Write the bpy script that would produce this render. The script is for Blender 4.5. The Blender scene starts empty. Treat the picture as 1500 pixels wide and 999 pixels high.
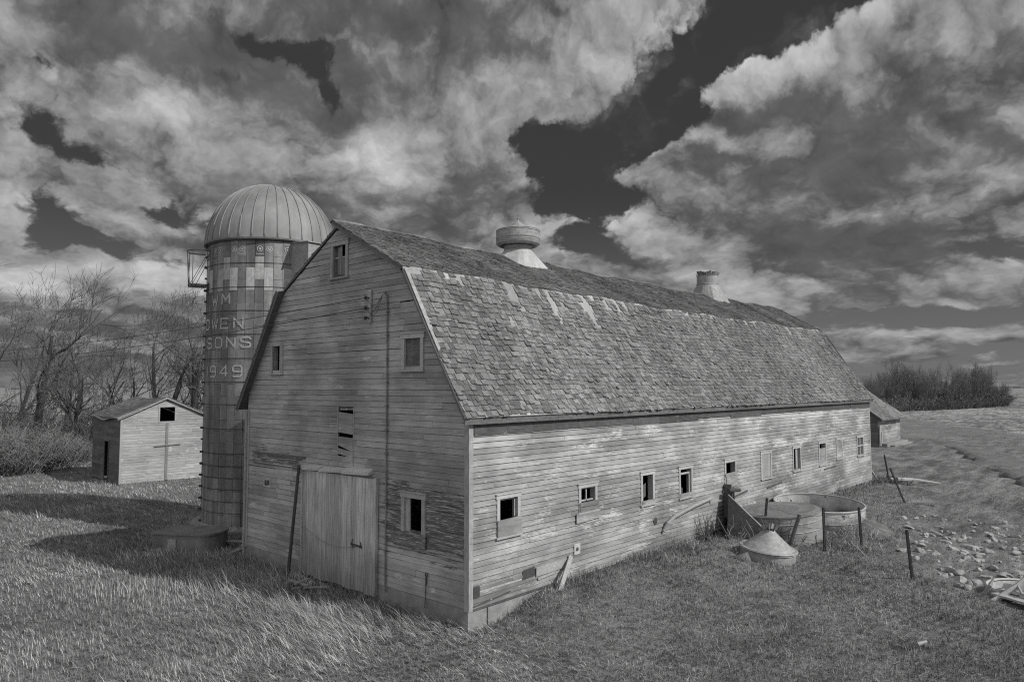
import bpy, math, random
import numpy as np
from mathutils import Vector, Matrix, Euler

random.seed(7); RNG = np.random.default_rng(7)
scene = bpy.context.scene
col = scene.collection
R = math.radians

# ------------------------------------------------------------------ camera
cam_d = bpy.data.cameras.new('camera'); cam = bpy.data.objects.new('camera', cam_d); col.objects.link(cam)
cam.location = (-11.7944, -11.9876, 5.1407)
cam.rotation_euler = (math.pi/2 + 0.0642, 0.0015, 0.734 - math.pi/2)
cam_d.sensor_width = 36; cam_d.lens = 25.136; cam_d.clip_start = .1; cam_d.clip_end = 9000
scene.camera = cam

# ------------------------------------------------------------------ exposure, sun
scene.view_settings.view_transform = 'Standard'; scene.view_settings.look = 'None'
scene.view_settings.exposure = 0.0; scene.view_settings.gamma = 1
scene.view_settings.use_curve_mapping = False
scene.cycles.use_denoising = False; scene.cycles.filter_width = 1.15       # crisp, with a little film grain
SUN_DIR = Vector((.394, -1.22, 1.0)).normalized()
sun_d = bpy.data.lights.new('sun', 'SUN'); sun_d.energy = 3.4; sun_d.angle = R(.53); sun_d.color = (1, .995, .985)
sun = bpy.data.objects.new('sun', sun_d); col.objects.link(sun)
sun.rotation_euler = SUN_DIR.to_track_quat('Z', 'Y').to_euler()

# ------------------------------------------------------------------ world sky with clouds
world = bpy.data.worlds.new('World'); scene.world = world; world.use_nodes = True
try:
    world.cycles.sampling_method = 'MANUAL'; world.cycles.sample_map_resolution = 512
except Exception: pass

class NB:
    """small node builder"""
    def __init__(s, nt): s.nt = nt; nt.nodes.clear()
    def n(s, t, **k):
        nd = s.nt.nodes.new(t)
        for a, v in k.items(): setattr(nd, a, v)
        return nd
    def put(s, sock, v):
        if isinstance(v, bpy.types.NodeSocket): s.nt.links.new(v, sock)
        elif v is not None: sock.default_value = v
    def m(s, op, a, b=None, c=None, clamp=False):
        nd = s.n('ShaderNodeMath', operation=op, use_clamp=clamp)
        s.put(nd.inputs[0], a)
        if b is not None: s.put(nd.inputs[1], b)
        if c is not None: s.put(nd.inputs[2], c)
        return nd.outputs[0]
    def vm(s, op, a, b=None, scale=None):
        nd = s.n('ShaderNodeVectorMath', operation=op)
        s.put(nd.inputs[0], a)
        if b is not None: s.put(nd.inputs[1], b)
        if scale is not None: s.put(nd.inputs['Scale'], scale)
        return nd.outputs[0]
    def noise(s, vec, scale, detail=3, rough=.55, dist=0, lac=2.0, typ=None):
        nd = s.n('ShaderNodeTexNoise')
        if typ: nd.noise_type = typ
        s.put(nd.inputs['Vector'], vec); nd.inputs['Scale'].default_value = scale
        nd.inputs['Detail'].default_value = detail; nd.inputs['Roughness'].default_value = rough
        nd.inputs['Distortion'].default_value = dist
        return nd.outputs['Fac']
    def ramp(s, f, a, b, c=0., d=1., smooth=True):
        nd = s.n('ShaderNodeMapRange', interpolation_type='SMOOTHSTEP' if smooth else 'LINEAR')
        s.put(nd.inputs[0], f)
        for i, v in zip((1, 2, 3, 4), (a, b, c, d)): s.put(nd.inputs[i], v)
        return nd.outputs[0]
    def mix(s, f, a, b):
        nd = s.n('ShaderNodeMix', data_type='FLOAT')
        s.put(nd.inputs[0], f); s.put(nd.inputs[2], a); s.put(nd.inputs[3], b)
        return nd.outputs[0]
    def mapping(s, vec, loc=(0,0,0), rot=(0,0,0), scale=(1,1,1), typ='POINT'):
        nd = s.n('ShaderNodeMapping', vector_type=typ)
        s.put(nd.inputs[0], vec); nd.inputs[1].default_value = loc; nd.inputs[2].default_value = rot; nd.inputs[3].default_value = scale
        return nd.outputs[0]

def PX(x, y):
    """photo angle table: horizontal / vertical angle (degrees) from the view axis heading, used only to place clouds on the sky sphere"""
    f = 1047.33; a = (x-750)/f; b = (499.5-y)/f; p = .0642
    fwd = math.cos(p) - b*math.sin(p); z = math.sin(p) + b*math.cos(p)
    return math.degrees(math.atan2(a, fwd)), math.degrees(math.atan2(z, math.hypot(a, fwd)))

def build_world():
    b = NB(world.node_tree)
    out = b.n('ShaderNodeOutputWorld'); bg = b.n('ShaderNodeBackground')
    sky = b.n('ShaderNodeTexSky', sky_type='NISHITA', sun_disc=False)
    sky.sun_elevation = R(37.95); sky.sun_rotation = math.atan2(SUN_DIR.x, SUN_DIR.y)
    sky.air_density = 1.0; sky.dust_density = .8; sky.ozone_density = 1.5
    sep = b.n('ShaderNodeSeparateColor'); b.nt.links.new(sky.outputs[0], sep.inputs[0])
    red = sep.outputs[0]                                 # black-and-white film behind a red filter
    tc = b.n('ShaderNodeTexCoord'); d = tc.outputs['Generated']
    sx = b.n('ShaderNodeSeparateXYZ'); b.nt.links.new(d, sx.inputs[0])
    dx, dy, dz = sx.outputs
    az = b.m('MULTIPLY', b.m('SUBTRACT', .734, b.m('ARCTAN2', dy, dx)), 57.2958)
    el = b.m('MULTIPLY', b.m('ARCSINE', dz), 57.2958)
    cz = b.n('ShaderNodeCombineXYZ'); b.put(cz.inputs[0], az); b.put(cz.inputs[1], el); ae = cz.outputs[0]
    h = b.m('ADD', b.m('MAXIMUM', dz, 0.0), .20)
    P = b.vm('DIVIDE', d, None); pn = P.node
    ch = b.n('ShaderNodeCombineXYZ'); [b.put(ch.inputs[i], h) for i in range(3)]
    b.nt.links.new(ch.outputs[0], pn.inputs[1])
    lg = b.m('MULTIPLY', b.m('LOGARITHM', b.m('ADD', b.m('MAXIMUM', el, -3.0), 8.0), math.e), 2.5)
    cq = b.n('ShaderNodeCombineXYZ'); b.put(cq.inputs[0], b.m('MULTIPLY', az, 1/11.)); b.put(cq.inputs[1], lg)
    P = cq.outputs[0]                                    # cloud deck coordinates: rows close up towards the horizon
    # ragged warp of the layout
    wn = b.n('ShaderNodeTexNoise'); b.put(wn.inputs['Vector'], P); wn.inputs['Scale'].default_value = 1.3
    wn.inputs['Detail'].default_value = 6; wn.inputs['Roughness'].default_value = .62
    w = b.vm('SUBTRACT', wn.outputs['Color'], (.5, .5, .5))
    w = b.vm('MULTIPLY', w, (11, 6.5, 0))
    w = b.vm('SCALE', w, scale=b.ramp(el, 3, 20, .34, 1.0))
    aw = b.vm('ADD', ae, w)
    def blobs(lst, vec, start):
        acc = start
        for (x, y, rx, ry, rot, amp) in lst:
            A, E = PX(x, y); A2, _ = PX(x+rx, y); _, E2 = PX(x, y-ry)
            mp = b.mapping(vec, (A, E, 0), (0, 0, R(-rot)), (max(.5, abs(A2-A)*1.35), max(.4, abs(E2-E)*1.35), 50), 'TEXTURE')
            g = b.n('ShaderNodeTexGradient', gradient_type='SPHERICAL'); b.put(g.inputs[0], mp)
            acc = b.m('MULTIPLY_ADD', g.outputs['Fac'], amp, acc)
        return acc
    COV = [ # x,y,rx,ry,rot(deg, clockwise down positive),amp in photo pixels
        (1240,10,170,60,-15,-1.7),(1110,60,150,75,-30,-1.8),(985,115,130,80,-35,-1.8),(880,215,120,70,-25,-1.8),
        (840,270,110,70,10,-1.6),(760,205,60,25,-10,-1.0),(880,320,90,50,10,-1.3),(870,365,80,30,0,-.9),(820,345,60,30,0,-.6),
        (430,55,60,22,5,-1.5),(490,48,40,20,0,-1.2),(468,95,28,40,0,-1.3),(488,135,32,28,0,-1.4),(370,108,40,16,-15,-.8),(48,105,26,22,0,-.8),
        (175,130,60,20,0,-.45),(20,190,110,30,30,-.7),(140,245,120,24,32,-.6),(225,290,110,28,20,-.7),(240,325,90,46,0,-.9),
        (90,320,160,34,0,-1.2),(150,370,200,26,5,-1.3),(60,400,90,20,0,-.8),(240,395,60,20,0,-.9),(130,452,230,20,0,-.95),
        (40,250,130,30,15,.9),(120,270,120,20,0,.8),(30,345,110,26,8,1.0),(190,280,50,24,0,1.2),(185,335,90,26,8,1.6),(250,350,90,30,0,.9),
        (215,415,130,38,5,2.6),(30,405,80,30,15,1.8),(60,425,110,18,10,1.0),(100,490,240,16,0,.4),(250,480,90,18,10,1.2),(160,525,260,24,0,.5),
        (920,10,110,60,-30,.5),(1060,130,60,30,-10,1.0),(1130,120,110,50,-15,.9),(930,185,60,20,-10,.9),(1000,240,110,40,-10,.8),
        (740,225,60,40,20,.7),(800,330,110,26,5,1.3),(790,290,50,26,0,.8),(905,285,60,16,0,.4),(1000,405,120,18,5,.9),
        (1470,375,100,26,0,-1.3),(1480,330,90,18,0,-.4),(1300,470,260,22,0,-.8),(1150,445,140,16,0,-.5),(1400,455,160,18,0,-.6),(1350,545,260,18,0,-1.1),(1420,510,200,14,0,-.6),
        (1440,400,90,26,-5,1.3),(1400,300,130,26,-15,.8),(1430,487,120,12,0,1.3),(1300,517,100,12,0,1.5),(1290,395,120,26,0,.7),(1200,330,200,60,0,.6),(1450,300,90,30,-20,.6),
        (1020,265,60,10,-5,-.5),(560,330,260,100,0,.6),(660,120,300,120,0,.6),(250,110,260,90,0,.5),(1350,150,260,140,0,.8)]
    BRI = [ (620,190,170,60,-20,.09),(250,190,150,30,10,.09),(215,410,130,30,0,.30),(910,40,120,60,-30,.12),(760,150,120,60,-20,.12),(400,190,220,60,20,.05),
        (1090,130,120,30,-15,.16),(1200,80,120,50,0,.07),(1330,110,120,50,0,.06),(1060,300,160,30,5,.05),(1440,290,100,16,-20,.13),(1440,400,90,20,-5,.18),(1010,405,110,14,5,.14),
        (790,325,110,24,5,.16),(185,335,90,18,8,.15),(30,408,90,30,15,.26),(1300,517,110,10,0,.15),(1430,487,120,9,0,.15),(560,230,100,40,0,.05),(560,300,100,30,0,.05),(930,230,120,14,-10,.08),(1000,215,110,18,-5,.10),
        (270,90,180,40,10,-.07),(660,10,220,40,0,-.07),(650,270,140,40,0,-.06),(1150,285,220,36,-5,-.10),(1350,210,200,60,0,-.05),(1280,345,200,22,0,-.09),(400,130,120,30,10,-.05),
        (380,340,200,60,0,-.05),(60,60,160,80,0,-.05),(1200,440,160,16,0,-.07),(1050,180,90,30,0,-.05),(60,210,90,30,0,-.05),(1150,385,150,14,0,-.06)]
    cov = blobs(COV, aw, .72)
    bri = blobs(BRI, aw, 0.0)
    Pm = b.mapping(P, (3.1, 1.7, 0), (0, 0, 0), (.8, 1, 1))
    Pm = b.vm('ADD', Pm, b.vm('SCALE', b.vm('SUBTRACT', wn.outputs['Color'], (.5,.5,.5)), scale=.5))
    n1 = b.noise(Pm, 1.05, 10, .58, .15)
    def bil(vec, octs):
        tot = None                                        # sum of folded noises: rounded puffs with sharp creases between them
        for i, (sc, am) in enumerate(octs):
            f = b.m('MULTIPLY', b.m('ABSOLUTE', b.m('SUBTRACT', b.noise(b.mapping(vec, (i*7.3, i*3.1, i*1.7), (0, 0, .5*i), (1, 1, 1)), sc, 0, .5), .5)), am*3.2)
            tot = f if tot is None else b.m('ADD', tot, f)
        return tot
    OC = ((1.5, .42), (3.1, .27), (6.4, .17), (13., .10), (26., .05))
    bl = bil(Pm, OC)
    big = b.noise(Pm, .4, 5, .55)
    off = b.vm('ADD', Pm, (.13, .22, .0))
    n2 = b.noise(off, 1.05, 6, .58, .15)
    dens = b.m('MULTIPLY_ADD', b.m('SUBTRACT', n1, .5), b.ramp(el, 3, 16, 3.0, 3.9), b.m('SUBTRACT', cov, b.ramp(el, 12, 5, 0, .22)))
    dens = b.m('MULTIPLY_ADD', b.m('SUBTRACT', big, .5), .6, dens)
    bl2 = bil(b.vm('ADD', Pm, (.05, .10, 0)), OC[:4])
    dens = b.m('MULTIPLY_ADD', b.m('SUBTRACT', bl, .36), 1.6, dens)
    relief = b.m('ADD', b.m('MULTIPLY', b.m('SUBTRACT', n1, n2), .8), b.m('ADD', b.m('MULTIPLY', b.m('SUBTRACT', bl, bl2), .22), b.m('MULTIPLY', b.m('SUBTRACT', bl, .36), .22)))
    alpha = b.ramp(dens, -.22, .34)
    alpha = b.m('MAXIMUM', alpha, b.m('MULTIPLY', b.ramp(n1, .50, .70), b.ramp(dens, -1.3, -.2, 0, .45)))
    puff = b.noise(b.mapping(P, (9, 4, 0), (0, 0, .3), (.8, 1, 1)), 2.4, 9, .62, .4)
    soft = b.noise(b.mapping(P, (5, 2, 1), (0, 0, .1), (.7, 1, 1)), .75, 6, .55)
    thick = b.ramp(dens, .1, 1.9)
    lum = b.m('MULTIPLY_ADD', thick, -.12, .225)             # thin rims glow, deep bases are grey
    lum = b.m('MULTIPLY_ADD', b.m('SUBTRACT', soft, .5), .42, lum)
    lum = b.m('MULTIPLY_ADD', relief, 1.15, lum)
    lum = b.m('MULTIPLY_ADD', b.m('SUBTRACT', puff, .5), .26, lum)
    lum = b.m('MULTIPLY_ADD', bri, 1.6, lum)
    lum = b.m('SMOOTH_MAX', lum, .115, .09)
    lum = b.m('MULTIPLY_ADD', b.m('SUBTRACT', puff, .5), .10, lum)
    lum = b.m('MULTIPLY_ADD', b.m('SUBTRACT', bl, .36), .10, lum)
    # clouds outside the view are brightened, fill light added for the shaded gable
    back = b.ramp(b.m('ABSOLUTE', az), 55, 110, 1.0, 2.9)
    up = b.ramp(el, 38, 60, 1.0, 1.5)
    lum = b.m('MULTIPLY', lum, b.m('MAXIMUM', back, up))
    clear = b.m('MULTIPLY', red, .0085)
    clear = b.m('ADD', clear, b.ramp(el, 16, 0, 0.032, .12))
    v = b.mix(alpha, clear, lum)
    # distant haze near the horizon flattens contrast
    hz = b.ramp(el, 4.0, -1.0, 0.0, .45)
    v = b.mix(hz, v, .16)
    v = b.mix(b.ramp(el, -.6, -.1), .12, v)
    cc = b.n('ShaderNodeCombineColor'); [b.put(cc.inputs[i], v) for i in range(3)]
    # everything above is in display-linear units; the background strength of 0.1 scales it back
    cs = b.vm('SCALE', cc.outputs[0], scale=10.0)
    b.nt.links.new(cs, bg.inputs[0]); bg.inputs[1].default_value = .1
    b.nt.links.new(bg.outputs[0], out.inputs[0])
build_world()

# ------------------------------------------------------------------ numeric noise
def _h(ix, iy, s):
    n = (ix*374761393 + iy*668265263 + s*1442695041) & 0xffffffff
    n = ((n ^ (n >> 13))*1274126177) & 0xffffffff
    return ((n ^ (n >> 16)) & 0xffff)/65535.
def vn(x, y, s=0):
    x = np.asarray(x, float); y = np.asarray(y, float)
    ix = np.floor(x).astype(np.int64); iy = np.floor(y).astype(np.int64)
    fx = x-ix; fy = y-iy; fx = fx*fx*(3-2*fx); fy = fy*fy*(3-2*fy)
    return (_h(ix,iy,s)*(1-fx)+_h(ix+1,iy,s)*fx)*(1-fy)+(_h(ix,iy+1,s)*(1-fx)+_h(ix+1,iy+1,s)*fx)*fy
def fbm(x, y, s=0, o=4):
    t = 0; a = .5
    for i in range(o): t = t+a*vn(x*2**i, y*2**i, s+i); a *= .5
    return t
def sstep(a, b, x):
    t = np.clip((np.asarray(x, float)-a)/(b-a), 0, 1); return t*t*(3-2*t)

# dirt / pasture boundary: signed amount, >0 on the bare stony side
BX = np.array([-40, 4.0, 9.1, 12.2, 14.6, 19, 28, 36, 45, 60, 4000.]); BY = np.array([-60,-14.5,-9.6,-6.2,-5.0,-4.3,-2.6,1.5,4,8,12.])
def dirt_amt(x, y):
    b = np.interp(x, BX, BY)
    return (b - y) + 1.6*(fbm(np.asarray(x)*.5, np.asarray(y)*.5, 5)-.47)*2
def FLDX(y): return 84 + 1.9*np.maximum(y+2, -40)        # near edge of the stubble field
def ground_z(x, y):
    x = np.asarray(x, float); y = np.asarray(y, float)
    d = np.hypot(x+11.8, y+12)
    z = -.40 + .22*(fbm(x*.16, y*.16, 1)-.47) + .10*(fbm(x*.7, y*.7, 2)-.47)
    z += .36*sstep(.6, 3, x)*sstep(33.5, 31, x)*sstep(-4.5, -.6, y)*sstep(3, 0, y)      # soil banked against the long wall
    z += .34*sstep(5, 1.5, np.hypot(x-3.3, y-15.1))
    da = dirt_amt(x, y)
    z -= .12*sstep(0, 2.5, da)*sstep(60, 40, x)
    z += (.07*(vn(x*1.9, y*1.9, 9)-.5) + sstep(0,1.5,da)*(.16*(vn(x*1.3, y*1.3, 19)-.5)+.10*(vn(x*3.1, y*3.1, 29)-.5)))*sstep(80, 30, d)
    z += 1.6*(fbm(x*.013, y*.013, 20)-.47)*sstep(90, 260, d)
    # low swell in the far field at the right
    z += 1.5*np.exp(-((x-300)/90)**2-((y-22)/26)**2)
    return z

# ------------------------------------------------------------------ mesh collection helper
ORG = {}
def tag(o, label=None, cat=None, group=None, kind=None):
    if label: o['label'] = label
    if cat: o['category'] = cat
    if group: o['group'] = group
    if kind: o['kind'] = kind
    return o
def empty(name, loc, label, cat, group=None):
    o = bpy.data.objects.new(name, None); o.empty_display_size = .2; col.objects.link(o); o.location = loc
    ORG[o.name] = Vector(loc); tag(o, label, cat, group); return o
def link_mesh(name, V, F, m, parent=None, loc=None, smooth=False):
    org = ORG[parent.name] if parent is not None else Vector(loc or (0,0,0))
    V = np.asarray(V, np.float32).reshape(-1, 3) - np.array(org, np.float32)
    me = bpy.data.meshes.new(name); me.from_pydata(V.tolist() if len(V) < 60000 else V, [], F)
    if m: me.materials.append(m)
    if smooth: me.polygons.foreach_set('use_smooth', [True]*len(me.polygons))
    me.update()
    o = bpy.data.objects.new(name, me); col.objects.link(o)
    if parent is not None: o.parent = parent
    else: o.location = org
    ORG[o.name] = org
    return o
class MB:
    def __init__(s): s.v = []; s.f = []
    def add(s, vs, fs):
        k = len(s.v); s.v += [tuple(map(float, p)) for p in vs]; s.f += [tuple(i+k for i in f) for f in fs]
    def hexa(s, p):   # 8 pts: bottom 0-3, top 4-7
        s.add(p, [(3,2,1,0),(4,5,6,7),(0,1,5,4),(1,2,6,5),(2,3,7,6),(3,0,4,7)])
    def box(s, a, b):
        x0,y0,z0 = a; x1,y1,z1 = b
        s.hexa([(x0,y0,z0),(x1,y0,z0),(x1,y1,z0),(x0,y1,z0),(x0,y0,z1),(x1,y0,z1),(x1,y1,z1),(x0,y1,z1)])
    def obox(s, c, size, rot=None, T=None):
        M = (rot.to_matrix() if isinstance(rot, Euler) else rot) if rot is not None else Matrix.Identity(3)
        hx,hy,hz = [q/2 for q in size]; c = Vector(c)
        p = [c + M @ Vector(q) for q in [(-hx,-hy,-hz),(hx,-hy,-hz),(hx,hy,-hz),(-hx,hy,-hz),(-hx,-hy,hz),(hx,-hy,hz),(hx,hy,hz),(-hx,hy,hz)]]
        s.hexa(p)
    def beam(s, a, b, w, t, up=(0,0,1)):
        a = Vector(a); b = Vector(b); d = (b-a).normalized(); u = Vector(up)
        sd = d.cross(u)
        if sd.length < 1e-4: sd = d.cross(Vector((1,0,0)))
        sd.normalize(); n = sd.cross(d).normalized(); sd *= w/2; n *= t/2
        s.hexa([a-sd-n, a+sd-n, a+sd+n, a-sd+n, b-sd-n, b+sd-n, b+sd+n, b-sd+n])
    def tube(s, pts, rad, n=6, cap=True):
        pts = [Vector(p) for p in pts]
        if not hasattr(rad, '__len__'): rad = [rad]*len(pts)
        ref = Vector((.3,.2,1)).normalized(); vs = []; fs = []
        for i, p in enumerate(pts):
            d = (pts[min(i+1,len(pts)-1)]-pts[max(i-1,0)])
            if d.length < 1e-9: d = Vector((0,0,1))
            d.normalize(); a = d.cross(ref)
            if a.length < 1e-3: a = d.cross(Vector((1,0,0)))
            a.normalize(); b2 = d.cross(a)
            for k in range(n):
                t = 2*math.pi*k/n; vs.append(p + (a*math.cos(t)+b2*math.sin(t))*rad[i])
        for i in range(len(pts)-1):
            for k in range(n):
                fs.append((i*n+k, i*n+(k+1)%n, (i+1)*n+(k+1)%n, (i+1)*n+k))
        if cap: fs.append(tuple(range(n))[::-1]); fs.append(tuple((len(pts)-1)*n+k for k in range(n)))
        s.add(vs, fs)
    def lathe(s, prof, n, c=(0,0,0), M=None, closed=False, a0=0, a1=2*math.pi):
        full = abs(a1-a0-2*math.pi) < 1e-6; m = n if full else n+1
        vs = []; fs = []; c = Vector(c)
        for r, z in prof:
            for k in range(m):
                t = a0+(a1-a0)*k/n; p = Vector((r*math.cos(t), r*math.sin(t), z))
                vs.append(c + (M @ p if M is not None else p))
        L = len(prof)
        for i in range(L if closed else L-1):
            j = (i+1) % L
            for k in range(n):
                k2 = (k+1) % m; fs.append((i*m+k, i*m+k2, j*m+k2, j*m+k))
        s.add(vs, fs)
    def build(s, name, m, parent=None, loc=None, smooth=False):
        return link_mesh(name, s.v, s.f, m, parent, loc, smooth)

# ------------------------------------------------------------------ materials (all grey: the scene is photographed in black and white)
def mat(name, base, lo=.75, hi=1.25, scale=(1,1,1), ns=6, detail=6, island=.25, rough=.85, bump=.0, bscale=20, metal=0, streak=None, patch=None, spec=.3, bdist=.01, low=None, high=None, strip=None):
    """grey procedural surface: base albedo times stretched noise times a per-piece tone; patch=(albedo, threshold, scale) adds paint or lichen patches"""
    m = bpy.data.materials.new(name); m.use_nodes = True; b = NB(m.node_tree)
    out = b.n('ShaderNodeOutputMaterial'); p = b.n('ShaderNodeBsdfPrincipled')
    tc = b.n('ShaderNodeTexCoord'); geo = b.n('ShaderNodeNewGeometry')
    v = b.mapping(geo.outputs['Position'], (0,0,0), (0,0,0), scale)
    rnd = geo.outputs['Random Per Island']
    # shift the grain from piece to piece
    shift = b.n('ShaderNodeCombineXYZ'); [b.put(shift.inputs[i], b.m('MULTIPLY', rnd, 37.+11*i)) for i in range(3)]
    vv = b.vm('ADD', v, shift.outputs[0]) if island else v
    n = b.noise(vv, ns, detail, .65)
    val = b.m('MULTIPLY', b.ramp(n, .25, .75, lo, hi, False), base)
    big = b.noise(geo.outputs['Position'], .55, 4, .6)
    val = b.m('MULTIPLY', val, b.ramp(big, .3, .7, .82, 1.18, False))
    if island: val = b.m('MULTIPLY', val, b.m('MULTIPLY_ADD', rnd, 2*island, 1-island))
    if streak:
        sc, amt = streak
        sn = b.noise(b.mapping(geo.outputs['Position'], (0,0,0), (0,0,0), sc), 1.0, 5, .6)
        val = b.m('MULTIPLY', val, b.ramp(sn, .35, .65, 1-amt, 1+amt*.6))
    if patch:
        alb, th, sc, grain = patch
        pn = b.noise(b.mapping(geo.outputs['Position'], (0,0,0), (0,0,0), sc), 1.3, 7, .68, .2) if isinstance(sc, tuple) else b.noise(geo.outputs['Position'], sc, 7, .68, .2)
        pg = b.noise(vv, ns*grain, 5, .7)
        pk = b.m('ADD', b.m('MULTIPLY', pn, .6), b.m('MULTIPLY', pg, .4))
        val = b.mix(b.ramp(pk, th, th+.05), val, alb)
    if high:
        z0, z1, k = high
        sz = b.n('ShaderNodeSeparateXYZ'); b.put(sz.inputs[0], geo.outputs['Position'])
        val = b.m('MULTIPLY', val, b.ramp(b.m('ADD', sz.outputs[2], b.m('MULTIPLY', b.m('SUBTRACT', big, .5), 3.0)), z0, z1, 1.0, k))
    if strip:      # board courses stripped of paint: dark wood with pale flecks, ragged at the ends
        sz = b.n('ShaderNodeSeparateXYZ'); b.put(sz.inputs[0], geo.outputs['Position'])
        rag = b.m('MULTIPLY', b.m('SUBTRACT', b.noise(b.mapping(geo.outputs['Position'],(0,0,0),(0,0,0),(1,.5,4)), 2.2, 6, .7), .5), 1.6)
        rag = b.m('ADD', rag, b.m('MULTIPLY', b.m('SUBTRACT', rnd, .5), .5))
        tot = 0.0
        for (ya, yb, za, zb) in strip:
            ey = b.m('MINIMUM', b.m('SUBTRACT', sz.outputs[1], ya), b.m('SUBTRACT', yb, sz.outputs[1]))
            ez = b.m('MULTIPLY', b.m('MINIMUM', b.m('SUBTRACT', sz.outputs[2], za), b.m('SUBTRACT', zb, sz.outputs[2])), 1.6)
            tot = b.m('MAXIMUM', tot, b.ramp(b.m('ADD', b.m('MINIMUM', ey, ez), rag), .08, .20))
        fl = b.ramp(b.noise(vv, ns*1.2, 6, .75), .52, .60)
        dark = b.mix(fl, b.m('MULTIPLY', b.ramp(n, .3, .7, .5, 1.8, False), .11), .46)
        val = b.mix(tot, val, dark)
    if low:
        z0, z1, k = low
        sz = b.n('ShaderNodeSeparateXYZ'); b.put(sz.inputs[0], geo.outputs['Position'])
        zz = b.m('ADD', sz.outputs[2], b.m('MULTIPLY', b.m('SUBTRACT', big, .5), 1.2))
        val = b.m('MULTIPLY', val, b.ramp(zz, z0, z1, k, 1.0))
    cc = b.n('ShaderNodeCombineColor'); [b.put(cc.inputs[i], val) for i in range(3)]
    b.nt.links.new(cc.outputs[0], p.inputs['Base Color'])
    p.inputs['Roughness'].default_value = rough; p.inputs['Metallic'].default_value = metal
    p.inputs['Specular IOR Level'].default_value = spec
    if bump:
        bn = b.noise(vv, bscale, 5, .7); bp = b.n('ShaderNodeBump'); bp.inputs['Strength'].default_value = bump
        bp.inputs['Distance'].default_value = bdist; b.put(bp.inputs['Height'], bn); b.nt.links.new(bp.outputs[0], p.inputs['Normal'])
    b.nt.links.new(p.outputs[0], out.inputs[0])
    return m

M = {}
M['side'] = mat('weathered_white_siding', .285, .7, 1.28, (.5,1,6), 4, island=.17, bump=.6, bscale=9, patch=(.50,.535,(.35,1,1.5),2.5), streak=((.3,1,.9),.36), high=(2.4,4.0,1.2), low=(-.2,1.1,.74))
M['gable'] = mat('grey_gable_boards', .34, .66, 1.34, (1,.35,7), 4.5, island=.17, bump=.6, bscale=10, patch=(.60,.585,(1,.5,1.6),2.2), streak=((1,.5,.8),.22), strip=[(-.2,3.25,.98,2.80),(7.2,10.0,2.72,3.25)])
M['raketrim'] = mat('rake_trim', .15, .7, 1.3, (3,3,1), 5, island=.15, bump=.4, bscale=12)
M['trim'] = mat('weathered_trim', .33, .7, 1.3, (3,3,1), 5, island=.15, bump=.4, bscale=12, patch=(.5,.60,2.,2))
M['paletrim'] = mat('pale_peeling_trim', .43, .7, 1.2, (3,3,3), 6, island=.12, bump=.4, bscale=14, patch=(.25,.60,3.,2))
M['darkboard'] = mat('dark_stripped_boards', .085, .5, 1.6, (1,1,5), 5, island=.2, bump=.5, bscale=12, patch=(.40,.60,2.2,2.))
M['door'] = mat('pale_vertical_door_boards', .50, .38, 1.42, (9,9,.45), 3, island=.2, bump=.5, bscale=6, patch=(.24,.60,(1,2.5,.6),2), low=(-.3,1.3,.55))
M['shingle'] = mat('cedar_shingles', .165, .5, 1.5, (3,3,3), 5, island=.38, bump=.5, bscale=22, streak=((.35,.05,.05),.18))
M['shingle_up'] = mat('mossy_cedar_shingles', .125, .65, 1.4, (3,3,3), 5, island=.3, bump=.5, bscale=22, streak=((.5,.1,.1),.2))
M['bare'] = mat('bare_roof_board', .36, .6, 1.2, (3,3,3), 6, island=.15, bump=.3)
M['conc'] = mat('silo_staves', .20, .78, 1.25, (2,2,2), 3, island=.22, bump=.35, bscale=30, streak=((1.5,1.5,.12),.4), patch=(.30,.66,1.2,2))
M['white'] = mat('chalky_white_paint', .46, .6, 1.2, (2,2,1), 6, island=.16, bump=.2, patch=(.28,.60,5,2))
M['letter'] = mat('letter_paint', .50, .6, 1.1, (2,2,2), 6, island=.05)
M['letterfade'] = mat('faded_ring_paint', .6, .6, 1.3, (2,2,2), 8, island=.1)
M['dome'] = mat('galvanised_dome', .27, .85, 1.12, (1,1,1), 2, island=.05, rough=.75, metal=.1, spec=.3, streak=((2,2,.3),.12))
M['galv'] = mat('galvanised_sheet', .32, .6, 1.3, (1.5,1.5,3), 4, island=.05, rough=.68, metal=.2, spec=.35, bump=.15, bscale=8)
M['galvdark'] = mat('rusted_sheet', .2, .6, 1.4, (1.5,1.5,1.5), 5, island=.05, rough=.7, metal=.2, bump=.2)
M['galvbright'] = mat('bright_sheet', .42, .65, 1.15, (1,1,1), 4, island=.05, rough=.6, metal=.1, bump=.1)
M['iron'] = mat('rusty_iron', .06, .6, 1.5, (1,1,1), 20, island=0, rough=.8)
M['found'] = mat('foundation_concrete', .26, .7, 1.3, (1,1,1), 4, island=0, bump=.6, bscale=9, bdist=.03)
M['oldwood'] = mat('old_dark_wood', .12, .6, 1.5, (1,1,3), 6, island=.2, bump=.5, bscale=14)
M['greywood'] = mat('grey_wood', .32, .65, 1.3, (3,3,3), 6, island=.2, bump=.5, bscale=14)
M['battenwood'] = mat('batten_wood', .19, .6, 1.4, (3,3,1), 6, island=.1)
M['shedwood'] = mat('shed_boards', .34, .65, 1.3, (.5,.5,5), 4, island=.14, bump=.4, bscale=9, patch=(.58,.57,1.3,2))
M['shedshade'] = mat('shed_shaded_side', .11, .6, 1.5, (1,1,3), 4, island=.25, bump=.4)  # shade put into the board colour of all walls but the front
M['bark'] = mat('bark', .05, .7, 1.3, (1,1,1), 6, island=.1, bump=0)
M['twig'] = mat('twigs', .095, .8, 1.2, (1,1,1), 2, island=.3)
M['twigfar'] = mat('far_twigs', .15, .7, 1.3, (1,1,1), .5, island=.35)
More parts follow.
